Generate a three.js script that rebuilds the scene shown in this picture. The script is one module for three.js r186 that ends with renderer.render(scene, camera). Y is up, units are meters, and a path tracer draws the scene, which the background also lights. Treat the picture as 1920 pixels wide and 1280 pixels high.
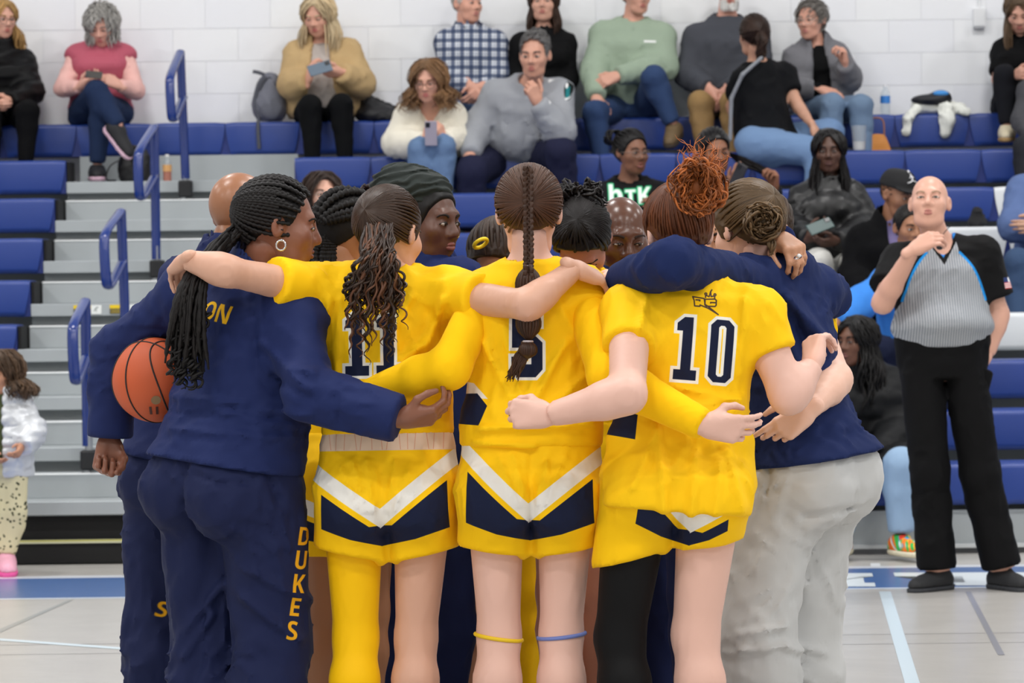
import * as THREE from 'three';
import { RectAreaLightUniformsLib } from 'three/addons/lights/RectAreaLightUniformsLib.js';
import { RoundedBoxGeometry } from 'three/addons/geometries/RoundedBoxGeometry.js';
import { mergeGeometries } from 'three/addons/utils/BufferGeometryUtils.js';
import { createNoise3D } from 'simplex-noise';

// ------------------------------------------------------------------ camera, light, exposure
const scene = new THREE.Scene();
const FPX = 7000, EYE = 1.5;                                  // focal length in pixels of a 1920 x 1280 frame
const camera = new THREE.PerspectiveCamera(2 * Math.atan(640 / FPX) * 180 / Math.PI, 1.5, 0.5, 80);
camera.position.set(0, EYE, 0);
camera.rotation.order = 'YXZ';
camera.rotation.set(-Math.atan((640 - 476) / FPX), 0, -0.0122);
camera.focus = 10.1; camera.userData.fStop = 9;
camera.updateMatrixWorld();
const renderer = new THREE.WebGLRenderer();
renderer.toneMapping = THREE.LinearToneMapping;
renderer.toneMappingExposure = 1.0;
renderer.shadowMap.enabled = true;
RectAreaLightUniformsLib.init();
scene.background = new THREE.Color(0x000000);
const LAMP_Y = 8.2, LAMP_I = 108, LAMP_TINT = 0xfffdfb;
const LAMPS = [];                                             // the hall's ceiling fittings, in a grid over the court and the stand
for (const z of [3, -4, -11, -17.5]) for (const x of [-9, -3, 3, 9]) LAMPS.push([x, z]);
// ------------------------------------------------------------------ helpers
let seed = 7;
const rnd = () => { seed = (seed * 1664525 + 1013904223) >>> 0; return seed / 4294967296; };
const rr = (a, b) => a + (b - a) * rnd();
const noise3 = createNoise3D(rnd);
const V = (x, y, z) => new THREE.Vector3(x, y, z);
const add = (a, b) => [a[0] + b[0], a[1] + b[1], a[2] + b[2]], sub = (a, b) => [a[0] - b[0], a[1] - b[1], a[2] - b[2]];
const mul = (a, k) => [a[0] * k, a[1] * k, a[2] * k], dot = (a, b) => a[0] * b[0] + a[1] * b[1] + a[2] * b[2];
const len = (a) => Math.hypot(a[0], a[1], a[2]), nrm = (a) => mul(a, 1 / (len(a) || 1));
const crs = (a, b) => [a[1] * b[2] - a[2] * b[1], a[2] * b[0] - a[0] * b[2], a[0] * b[1] - a[1] * b[0]];
const lerp = (a, b, t) => Array.isArray(a) ? a.map((v, i) => v + (b[i] - v) * t) : a + (b - a) * t;
const clamp = (v, a, b) => v < a ? a : v > b ? b : v;
const sstep = (a, b, v) => { const t = clamp((v - a) / (b - a), 0, 1); return t * t * (3 - 2 * t); };
// the place of a point read off the photograph, at its distance d from the camera plane (metres)
function W(px, py, d) {
  const v = V((px - 960) / FPX, -(py - 640) / FPX, -1).applyQuaternion(camera.quaternion);
  const k = d / -v.z; return [v.x * k, EYE + v.y * k, -d];
}
function floorAt(px, py) {
  const v = V((px - 960) / FPX, -(py - 640) / FPX, -1).applyQuaternion(camera.quaternion);
  const k = EYE / -v.y; return [v.x * k, 0, v.z * k];
}
const taken = new Map();
function numbered(name) { const n = taken.get(name) || 0; taken.set(name, n + 1); return n ? name + '_' + String(n).padStart(3, '0') : name; }
const mats = new Map();
function mat(color, o = {}) {
  const key = color + JSON.stringify(o);
  if (!mats.has(key)) {
    const m = new THREE.MeshPhysicalMaterial({ color, roughness: 0.8, side: THREE.DoubleSide, ...o });
    mats.set(key, m);
  }
  return mats.get(key);
}
function group(name, label, category, base, grp) {
  const g = new THREE.Group(); g.name = numbered(name); g.position.set(...base); g.userData = { label, category };
  if (grp) g.userData.group = grp;
  scene.add(g); return g;
}
function mesh(name, geo, m, parent, world = true) {
  const o = new THREE.Mesh(geo, m); o.name = name; o.castShadow = o.receiveShadow = true;
  if (parent && world && parent !== scene) { const p = V(0, 0, 0); let q = parent; while (q && q !== scene) { p.add(q.position); q = q.parent; } geo.translate(-p.x, -p.y, -p.z); }
  (parent || scene).add(o); return o;
}
const struct = (o) => { o.userData.kind = 'structure'; return o; };
function box(x0, x1, y0, y1, z0, z1, r = 0) {
  const g = r ? new RoundedBoxGeometry(x1 - x0, y1 - y0, z1 - z0, 2, r) : new THREE.BoxGeometry(x1 - x0, y1 - y0, z1 - z0);
  return g.translate((x0 + x1) / 2, (y0 + y1) / 2, (z0 + z1) / 2);
}
// a builder for many tubes, strips and quads in one mesh
class MB {
  constructor() { this.p = []; this.i = []; this.c = null; }
  tube(pts, rad, sides = 6, cap = true, flat = null) {
    const n = pts.length, s0 = this.p.length / 3; let up = null;
    for (let k = 0; k < n; k++) {
      const t = nrm(sub(pts[Math.min(n - 1, k + 1)], pts[Math.max(0, k - 1)]));
      if (!up) up = Math.abs(t[1]) < 0.9 ? [0, 1, 0] : [1, 0, 0];
      let a = nrm(crs(up, t)), b = crs(t, a); up = b;
      if (flat) { a = nrm(sub(flat, mul(t, dot(flat, t)))); b = crs(t, a); }
      const r = typeof rad === 'function' ? rad(k / (n - 1)) : Array.isArray(rad) ? rad[k] : rad;
      const ra = Array.isArray(r) ? r[0] : r, rb = Array.isArray(r) ? r[1] : r;
      for (let j = 0; j < sides; j++) {
        const w = 2 * Math.PI * j / sides, c = Math.cos(w) * ra, s = Math.sin(w) * rb;
        this.p.push(pts[k][0] + a[0] * c + b[0] * s, pts[k][1] + a[1] * c + b[1] * s, pts[k][2] + a[2] * c + b[2] * s);
      }
    }
    for (let k = 0; k < n - 1; k++) for (let j = 0; j < sides; j++) {
      const q = s0 + k * sides, a = q + j, b = q + (j + 1) % sides;
      this.i.push(a, b, b + sides, a, b + sides, a + sides);
    }
    if (cap) for (const e of [0, n - 1]) {
      const c = this.p.length / 3; this.p.push(...pts[e]);
      for (let j = 0; j < sides; j++) { const a = s0 + e * sides + j, b = s0 + e * sides + (j + 1) % sides; e ? this.i.push(a, b, c) : this.i.push(b, a, c); }
    }
    return this;
  }
  poly(pts) { const s = this.p.length / 3; for (const q of pts) this.p.push(...q); for (let k = 1; k < pts.length - 1; k++) this.i.push(s, s + k, s + k + 1); return this; }
  geo(m4) {
    const g = new THREE.BufferGeometry(); g.setAttribute('position', new THREE.Float32BufferAttribute(this.p, 3)); g.setIndex(this.i);
    g.setAttribute('uv', new THREE.Float32BufferAttribute(new Float32Array(this.p.length / 3 * 2), 2));
    if (m4) g.applyMatrix4(m4);
    g.computeVertexNormals(); return g;
  }
}
const spline = (pts, n) => new THREE.CatmullRomCurve3(pts.map((p) => V(...p)), false, 'centripetal').getPoints(n).map((p) => [p.x, p.y, p.z]);
function canvasTex(w, h, draw, o = {}) {
  const c = document.createElement('canvas'); c.width = w; c.height = h; draw(c.getContext('2d'), w, h);
  const t = new THREE.CanvasTexture(c); t.colorSpace = o.data ? THREE.NoColorSpace : THREE.SRGBColorSpace; t.wrapS = t.wrapT = THREE.RepeatWrapping; t.anisotropy = 4;
  return t;
}
// a small tiling grain map: mean 1, used for cloth, paint and concrete
function grainTex(size, amp, seedX, cells, tint = [255, 255, 255], blur = 1) {
  const d = new Uint8Array(size * size * 4);
  for (let y = 0; y < size; y++) for (let x = 0; x < size; x++) {
    const u = x / size * 2 * Math.PI, v = y / size * 2 * Math.PI; let n = 0;
    for (const [c, w] of cells) n += w * noise3(Math.cos(u) * c + seedX, Math.sin(u) * c + Math.cos(v) * c * 1.7, Math.sin(v) * c * 1.7 + seedX);
    n += (rnd() - 0.5) * blur; const k = 1 - amp + amp * n;
    for (let q = 0; q < 3; q++) d[(y * size + x) * 4 + q] = clamp(tint[q] * k, 0, 255); d[(y * size + x) * 4 + 3] = 255;
  }
  const t = new THREE.DataTexture(d, size, size); t.magFilter = THREE.LinearFilter; t.minFilter = THREE.LinearFilter; t.wrapS = t.wrapT = THREE.RepeatWrapping; t.colorSpace = THREE.SRGBColorSpace; t.needsUpdate = true; return t;
}
// ------------------------------------------------------------------ the hall
const WALLZ = -23.36, RX = 15, RZ = 9;
const BLUE = mat('#193a89', { roughness: 0.42, clearcoat: 0.15, clearcoatRoughness: 0.4 }), WHITESEAT = mat('#dfe3e6', { roughness: 0.45 });
const ALU = mat('#aab0b3', { roughness: 0.5, metalness: 0.25 }), ALUD = mat('#a3a9ab', { roughness: 0.55, metalness: 0.25 }), BLACK = mat('#08080a', { roughness: 0.75 });
const WALLM = mat('#f5f7fa', { roughness: 0.75 }), JOINTM = mat('#eceef1', { roughness: 0.9 });
const CEILM = mat('#d9dbdc', { roughness: 0.9 });
// floor: a poured grey-beige sports floor
const floorTex = grainTex(512, 0.03, 3, [[1, 0.5], [3, 0.4], [9, 0.3]], [255, 255, 255], 0.5); floorTex.repeat.set(12, 12);
const FLOORM = new THREE.MeshPhysicalMaterial({ color: '#c1beb9', map: floorTex, roughness: 0.3, clearcoat: 0.25, clearcoatRoughness: 0.2 });
const floor = struct(mesh('floor', box(-RX, RX, -0.2, 0, WALLZ - 0.3, RZ), FLOORM, scene));
floor.userData.label = 'grey-beige sports floor with painted court lines';
const flo = (px, py, e = 0.0012) => { const p = floorAt(px, py); return [p[0], e, p[2]]; };
function paint(name, pts, color, e = 0.0012) { return mesh(name, new MB().poly(pts.map(([x, y]) => flo(x, y, e)).reverse()).geo(), mat(color, { roughness: 0.3, clearcoat: 0.25, clearcoatRoughness: 0.2 }), floor); }
{
  const zA = floorAt(100, 1084)[2], zB = floorAt(100, 1121)[2];
  const strip = (z0, z1, x0, x1, c, e) => mesh('court_line', new MB().poly([[x0, e, z1], [x1, e, z1], [x1, e, z0], [x0, e, z0]]).geo(), mat(c, { roughness: 0.3, clearcoat: 0.25, clearcoatRoughness: 0.2 }), floor);
  strip(zA, zB, -13, 13, '#37619e', 0.001).name = 'court_border';
  strip(zA - 0.12, zA, -13, 13, '#d8dce4', 0.001); strip(zB, zB + 0.05, -13, 13, '#d8e2ee', 0.001);
  for (const [a, b] of [[1196, 1196], [1214, 1214]]) { const z = floorAt(400, a + 8)[2]; strip(z, z + 0.012, -13, 13, '#a8a4a4', 0.0008).name = 'floor_seam'; }
  paint('court_line', [[0, 1179], [128, 1125], [137, 1125], [0, 1186]], '#9fa19f');
  paint('court_line', [[228, 1079], [244, 1070], [252, 1070], [238, 1079]], '#9fa19f');
  paint('court_line', [[-80, 1191], [300, 1219], [300, 1223], [-80, 1195]], '#d7e6ee');
  paint('court_line', [[1648, 1109], [1670, 1109], [1731, 1300], [1702, 1300]], '#d3e2ea', 0.0016);
  paint('court_line', [[1810, 1109], [1820, 1109], [1884, 1228], [1871, 1228]], '#93949c', 0.0016);
  paint('court_mark', [[1632, 1056], [1650, 1056], [1651, 1062], [1633, 1062]], '#eef2f5');
  // white letters lying in the blue border
  paint('border_letter', [[1490, 1075], [1635, 1075], [1637, 1081], [1618, 1081], [1621, 1093], [1640, 1093], [1642, 1100], [1490, 1100]], '#e3ecf0', 0.0022);
  paint('border_letter', [[1675, 1074], [1970, 1073], [1974, 1098], [1792, 1098], [1790, 1093], [1810, 1092], [1804, 1081], [1678, 1081]], '#e3ecf0', 0.0022);
}
// the back wall: painted concrete blocks; those in view are single blocks with sunk joints
{
  const back = struct(mesh('wall_back', box(-RX, RX, 0, 9, WALLZ - 0.3, WALLZ - 0.0045), JOINTM, scene));
  back.userData.label = 'white painted concrete block wall behind the top row';
  const BW = 0.4064, BH = 0.2032, J = 0.0028, y0 = 2.32, X0 = -3.72;
  const gBlock = [0.0042, 0.0045, 0.0048].map((d) => new RoundedBoxGeometry(BW - 0.0014, BH - J, 0.03, 1, 0.001).translate(0, 0, d - 0.015));
  const gHalf = new RoundedBoxGeometry(BW / 2 - 0.0014, BH - J, 0.03, 1, 0.001).translate(0, 0, 0.0045 - 0.015);
  const blockTones = ['#f5f7fa', '#f3f5f9', '#f6f8fa'].map((c) => mat(c, { roughness: 0.72 }));
  const x1 = X0 + 18 * BW;
  for (let r = 0; r < 6; r++) {
    const off = r % 2 ? BW / 2 : 0; let n = 0;
    for (let c = 0; c < (off ? 17 : 18); c++) {
      const b = mesh('block', gBlock[(c * 5 + r * 3) % 3], blockTones[(c * 7 + r * 2) % 3], back, false); b.position.set(X0 + off + (c + 0.5) * BW, y0 + (r + 0.5) * BH, WALLZ - 0.0045); n++;
    }
    if (off) for (const x of [X0 + BW / 4, x1 - BW / 4]) { const b = mesh('block', gHalf, blockTones[r % 3], back, false); b.position.set(x, y0 + (r + 0.5) * BH, WALLZ - 0.0045); }
  }
  const top = y0 + 6 * BH;
  for (const [a, b, c, d] of [[-RX, X0 - J, 0, 9], [x1 + J, RX, 0, 9], [X0 - J, x1 + J, 0, y0 - J], [X0 - J, x1 + J, top, 9]]) mesh('wall_panel', box(a, b, c, d, WALLZ - 0.02, WALLZ), WALLM, back);
  const sideM = mat('#e2e3e3', { roughness: 0.8 });
  struct(mesh('wall_left', box(-RX - 0.3, -RX, 0, 9, WALLZ - 0.3, RZ), sideM, scene)); struct(mesh('wall_right', box(RX, RX + 0.3, 0, 9, WALLZ - 0.3, RZ), sideM, scene));
  struct(mesh('wall_front', box(-RX - 0.3, RX + 0.3, 0, 9, RZ, RZ + 0.3), sideM, scene));
  struct(mesh('ceiling', box(-RX - 0.3, RX + 0.3, 9, 9.3, WALLZ - 0.3, RZ + 0.3), CEILM, scene));
  const glow = new THREE.MeshStandardMaterial({ color: 0xffffff, emissive: LAMP_TINT, emissiveIntensity: 3 });
  LAMPS.forEach(([x, z]) => {
    const g = group('ceiling_lamp', 'white rectangular high-bay lamp hanging under the hall ceiling', 'lamp', [x, LAMP_Y, z], 'ceiling lamps of the hall');
    mesh('housing', new RoundedBoxGeometry(1.3, 0.12, 0.62, 2, 0.02).translate(0, 0.07, 0), mat('#d5d6d7', { roughness: 0.5 }), g, false);
    mesh('diffuser', new THREE.BoxGeometry(1.2, 0.02, 0.52).translate(0, 0.002, 0), glow, g, false);
    for (const s of [-0.5, 0.5]) mesh('cable', new THREE.CylinderGeometry(0.004, 0.004, 9 - LAMP_Y - 0.12, 6).translate(s, (9 - LAMP_Y + 0.12) / 2, 0), BLACK, g, false);
    const l = new THREE.RectAreaLight(LAMP_TINT, LAMP_I, 1.2, 0.52); l.position.set(0, -0.02, 0); l.rotation.x = -Math.PI / 2; g.add(l);
  });
}
// ------------------------------------------------------------------ the stand: nine rows, an aisle with half steps at the left
const RUN = 0.581, RISE = 0.2357, D8 = 18.3;
const rowD = (k) => D8 + (8 - k) * RUN, rowH = (k) => 0.444 + (8 - k) * RISE, deckH = (k) => rowH(k) - 0.37;
const AX0 = -2.66, AX1 = -1.29;                       // aisle between these
const SEATW = 0.457;
{
  const st = group('bleachers', 'telescopic bleachers with blue plastic seats and grey metal decks along the wall', 'bleachers', [0, 0, -D8]);
  // one seat module: flat top with a rounded front edge and a tall front that narrows downwards, so that v-shaped gaps open between neighbours
  function seatGeo(w) {
    const hw = w / 2 - 0.002, h = 0.2, dep = 0.3, n = 8, g = [], pos = [], idx = [];
    const prof = [[0.0, -dep]]; prof.push([0, -0.03]); for (let q = 1; q <= 4; q++) { const a = q / 4 * Math.PI / 2; prof.push([-0.025 + 0.025 * Math.cos(a), -0.025 + 0.025 * Math.sin(a)]); }
    for (let q = 1; q <= 6; q++) prof.push([-0.025 - (h - 0.025) * q / 6, 0.004 * Math.sin(q / 6 * Math.PI)]);
    prof.push([-h, -0.04]);
    const flare = (y) => { const t = clamp((-y - 0.03) / (h - 0.03), 0, 1); return 0.034 * Math.pow(t, 1.3); };
    prof.forEach(([y, z], k) => { for (let j = 0; j <= n; j++) { const u = j / n * 2 - 1, e = 1 - Math.pow(Math.abs(u), 14) * 0.02; pos.push(u * (hw - flare(y)), y - (Math.abs(u) === 1 ? 0.004 : 0), z - (Math.abs(u) === 1 ? 0.008 : 0)); } });
    const m = n + 1; for (let k = 0; k < prof.length - 1; k++) for (let j = 0; j < n; j++) { const a = k * m + j; idx.push(a, a + m, a + 1, a + 1, a + m, a + m + 1); }
    // sides
    for (const j of [0, n]) { const s = pos.length / 3; prof.forEach((_, k) => { const q = (k * m + j) * 3; pos.push(pos[q], pos[q + 1], pos[q + 2]); }); const c = pos.length / 3; pos.push(pos[s * 3], -0.12, -0.2);
      for (let k = 0; k < prof.length - 1; k++) j ? idx.push(s + k, s + k + 1, c) : idx.push(s + k + 1, s + k, c); j ? idx.push(s + prof.length - 1, s, c) : idx.push(s, s + prof.length - 1, c); }
    const o = new THREE.BufferGeometry(); o.setAttribute('position', new THREE.Float32BufferAttribute(pos, 3)); o.setIndex(idx); o.computeVertexNormals(); return o;
  }
  const gSeat = seatGeo(SEATW), VBACK = mat('#1a2f78', { roughness: 0.5 });
  const XL = -6.4, XR = 6.3;
  for (let k = 0; k <= 8; k++) {
    const z = -rowD(k), H = rowH(k), Dk = deckH(k), row = new THREE.Group(); row.name = 'row'; st.add(row); row.position.set(0, 0, z + D8);
    const put = (name, g, m) => mesh(name, g.translate(0, 0, 0), m, row, false);
    // the blocks of seats
    const runs = k === 0 ? [[XL, XR, AX0 - Math.ceil((AX0 - XL) / SEATW) * SEATW]] : [[XL, AX0, AX0 - 8 * SEATW], [AX1, XR, AX1]];
    for (const [a, b, s] of runs) {
      for (let x = s; x < b - 0.2; x += SEATW) {
        const cx = x + SEATW / 2, white = (k === 3 && cx > 2.35) || (k === 2 && cx > 2.75) || (k === 5 && cx > 2.35) || (k === 4 && cx > 2.9) || (k === 6 && cx > 2.78);
        const o = mesh('seat', gSeat, white ? WHITESEAT : BLUE, row, false); o.position.set(cx, H, 0);
      }
      put('seat_beam', box(a, b, H - 0.2, H - 0.03, -0.3, -0.022), VBACK);
    }
    // deck in front of the row (the next row's seats stand on its nose)
    if (k < 8) {
      put('deck', box(XL, XR, Dk - 0.03, Dk, -0.09, RUN - 0.03), ALUD);
      put('deck_nose', box(AX0 + 0.004, AX1 - 0.004, Dk - 0.066, Dk + 0.003, RUN - 0.022, RUN - 0.002, 0.004), ALU);
for (const [x0, x1, q] of [[XL, AX0, 0.42], [AX0, AX1, 0.12], [AX1, XR, 0.42]]) put('riser', box(x0, x1, deckH(k + 1) + 0.001, Dk - 0.031, RUN - q, RUN - q + 0.03), ALUD);
    }
    // half step in the aisle, on this row's deck, leading up to the deck behind
    if (k > 0 && k < 8) {
      const top = deckH(k - 1) - 0.118, d = 0.27;
      put('aisle_step', box(AX0 + 0.03, AX1 - 0.01, Dk, top, 0.0, d, 0.004), ALU);
      put('step_highlight', box(AX0 + 0.03, AX1 - 0.01, top - 0.004, top + 0.006, d - 0.03, d + 0.004, 0.003), mat('#e6e9ea', { roughness: 0.35, metalness: 0.2 }));  // edge highlight painted as a paler strip along the step's top front edge
      put('step_strip', box(AX0 + 0.015, AX0 + 0.03, Dk, top, 0, d), BLACK);  // thin black strip along the left of the step
    }
    if (k > 0) put('end_strip', box(AX0 + 0.004, AX0 + 0.02, H - 0.17, H - 0.01, -0.3, -0.04), BLACK);  // thin black strip at the aisle end of the left seats
    if (k === 0) put('aisle_panel', box(AX0 + 0.02, AX1 - 0.01, Dk, H - 0.2, -0.02, 0.0), ALU);
  }
  // the front: metal skirt under the lowest row, an open black recess under the aisle and the left block
  const D7 = deckH(7);
  const fp = (n, g, m) => mesh(n, g, m, st, true);
  fp('skirt', box(-0.6, XR, 0.05, 0.205, -D8 - 0.07, -D8 - 0.05), ALU); fp('skirt_lip', box(-0.6, XR, 0.028, 0.05, -D8 - 0.075, -D8 - 0.03, 0.004), mat('#c9cdcf', { roughness: 0.4, metalness: 0.2 }));
  fp('skirt_lip', box(-0.6, XR, 0.2, 0.215, -D8 - 0.075, -D8 - 0.045), ALU);
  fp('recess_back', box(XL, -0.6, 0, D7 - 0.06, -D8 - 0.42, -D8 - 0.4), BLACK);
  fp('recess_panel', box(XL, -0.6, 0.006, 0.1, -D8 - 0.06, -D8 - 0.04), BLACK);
  fp('recess_rail', box(XL, -0.6, 0.106, 0.122, -D8 - 0.05, -D8 - 0.02), mat('#d3d2b0', { roughness: 0.5 })); fp('rail_edge', box(XL, -0.6, 0.117, 0.121, -D8 - 0.02, -D8 - 0.018), mat('#c8c43c', { roughness: 0.5 }));
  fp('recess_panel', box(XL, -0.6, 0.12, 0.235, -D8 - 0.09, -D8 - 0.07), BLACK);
  fp('lowest_step', box(AX0 - 1.9, AX1 + 0.4, D7 - 0.062, D7 + 0.001, -D8 + 0.0, -D8 + 0.008, 0.002), ALU);
  // warning label on a step nose in the aisle
  const lt = canvasTex(256, 64, (c) => { c.fillStyle = '#e9c81c'; c.fillRect(0, 0, 160, 26); c.fillStyle = '#3a382e'; c.fillRect(0, 26, 160, 38); c.fillStyle = '#d6b82a'; c.fillRect(8, 34, 140, 3); c.fillRect(8, 44, 120, 3); c.fillRect(8, 53, 132, 3);
    c.fillStyle = '#e9ecea'; c.fillRect(160, 0, 96, 64); c.strokeStyle = '#33413a'; c.lineWidth = 5; c.beginPath(); c.moveTo(185, 46); c.lineTo(206, 20); c.lineTo(226, 16); c.moveTo(206, 20); c.lineTo(208, 48); c.stroke(); });
  const lg = new THREE.PlaneGeometry(0.155, 0.05); const a = W(163, 511, rowD(4) - 0.004);
  for (const q of [0, 0.2]) mesh('warning_label', lg.clone().translate(q + a[0], deckH(3) - 0.031, -rowD(4) + 0.001), new THREE.MeshStandardMaterial({ map: lt, roughness: 0.5 }), st);
}
// ------------------------------------------------------------------ figures: smooth distance fields meshed into one skin, with clothes and hair as parts
const cone = (a, b, ra, rb, n, k) => {
  const [ax, ay, az] = a, dx = b[0] - ax, dy = b[1] - ay, dz = b[2] - az, l2 = dx * dx + dy * dy + dz * dz || 1e-9, dr = rb - ra;
  if (!n) return (x, y, z) => { const px = x - ax, py = y - ay, pz = z - az; let t = (px * dx + py * dy + pz * dz) / l2; t = t < 0 ? 0 : t > 1 ? 1 : t; const ex = px - dx * t, ey = py - dy * t, ez = pz - dz * t; return Math.sqrt(ex * ex + ey * ey + ez * ez) - ra - dr * t; };
  const [nx, ny, nz] = n, q = 1 / k - 1;
  return (x, y, z) => { const px = x - ax, py = y - ay, pz = z - az; let t = (px * dx + py * dy + pz * dz) / l2; t = t < 0 ? 0 : t > 1 ? 1 : t; let ex = px - dx * t, ey = py - dy * t, ez = pz - dz * t; const m = (ex * nx + ey * ny + ez * nz) * q; ex += nx * m; ey += ny * m; ez += nz * m; return (Math.sqrt(ex * ex + ey * ey + ez * ez) - ra - dr * t) * k; };
};
const ell = (c, r, A) => (x, y, z) => {
  let px = x - c[0], py = y - c[1], pz = z - c[2];
  if (A) { const a = px * A[0][0] + py * A[0][1] + pz * A[0][2], b = px * A[1][0] + py * A[1][1] + pz * A[1][2], d = px * A[2][0] + py * A[2][1] + pz * A[2][2]; px = a; py = b; pz = d; }
  const ux = px / r[0], uy = py / r[1], uz = pz / r[2], k0 = Math.sqrt(ux * ux + uy * uy + uz * uz), vx = ux / r[0], vy = uy / r[1], vz = uz / r[2], k1 = Math.sqrt(vx * vx + vy * vy + vz * vz);
  return k1 < 1e-6 ? -Math.min(...r) : k0 * (k0 - 1) / k1;
};
const smin = (a, b, k) => { const h = k - Math.abs(a - b); return (a < b ? a : b) - (h > 0 ? h * h / (4 * k) : 0); };
const smax = (a, b, k) => -smin(-a, -b, k);
const U = (list, k = 0.03) => { const f = list.map((e) => Array.isArray(e) ? e[0] : e), ks = list.map((e) => Array.isArray(e) ? e[1] : k), n = f.length; return (x, y, z) => { let d = f[0](x, y, z); for (let i = 1; i < n; i++) { const b = f[i](x, y, z); d = smin(d, b, ks[i]); } return d; }; };
const plane = (o, n) => { const c = dot(o, n); return (x, y, z) => x * n[0] + y * n[1] + z * n[2] - c; };
// a trunk: elliptical sections along a spine, turning from the hips' axis to the shoulders' axis
function loft(O, Y, L, Xh, Xs, st, e = 0) {
  const E1 = nrm(sub(add(Xh, Xs), mul(Y, dot(add(Xh, Xs), Y)))), E2 = crs(E1, Y), ang = (v) => Math.atan2(dot(v, E2), dot(v, E1)), fh = ang(Xh), fs = ang(Xs), n = st.length;
  return (x, y, z) => {
    const px = x - O[0], py = y - O[1], pz = z - O[2], v = px * Y[0] + py * Y[1] + pz * Y[2], t = v / L;
    let i = 0; while (i < n - 2 && t > st[i + 1][0]) i++;
    const a = st[i], b = st[i + 1]; let u = clamp((t - a[0]) / (b[0] - a[0]), 0, 1); u = u * u * (3 - 2 * u);
    const w = a[1] + (b[1] - a[1]) * u + e, d = a[2] + (b[2] - a[2]) * u + e, cz = a[3] + (b[3] - a[3]) * u, cx = (a[4] || 0) + ((b[4] || 0) - (a[4] || 0)) * u;
    const f = fh + (fs - fh) * clamp(t, 0, 1), c = Math.cos(f), s = Math.sin(f), q1 = px * E1[0] + py * E1[1] + pz * E1[2], q2 = px * E2[0] + py * E2[1] + pz * E2[2];
    const X = (q1 * c + q2 * s - cx) / w, Z = (-q1 * s + q2 * c - cz) / d, k0 = Math.sqrt(X * X + Z * Z), k1 = Math.hypot(X / w, Z / d);
    let r = k1 < 1e-6 ? -Math.min(w, d) : k0 * (k0 - 1) / k1;
    const over = t > st[n - 1][0] ? (t - st[n - 1][0]) * L : t < st[0][0] ? (st[0][0] - t) * L : 0;
    return over > 0 ? (r > 0 ? Math.hypot(r, over) : Math.max(r, over)) : r;
  };
}
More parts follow.
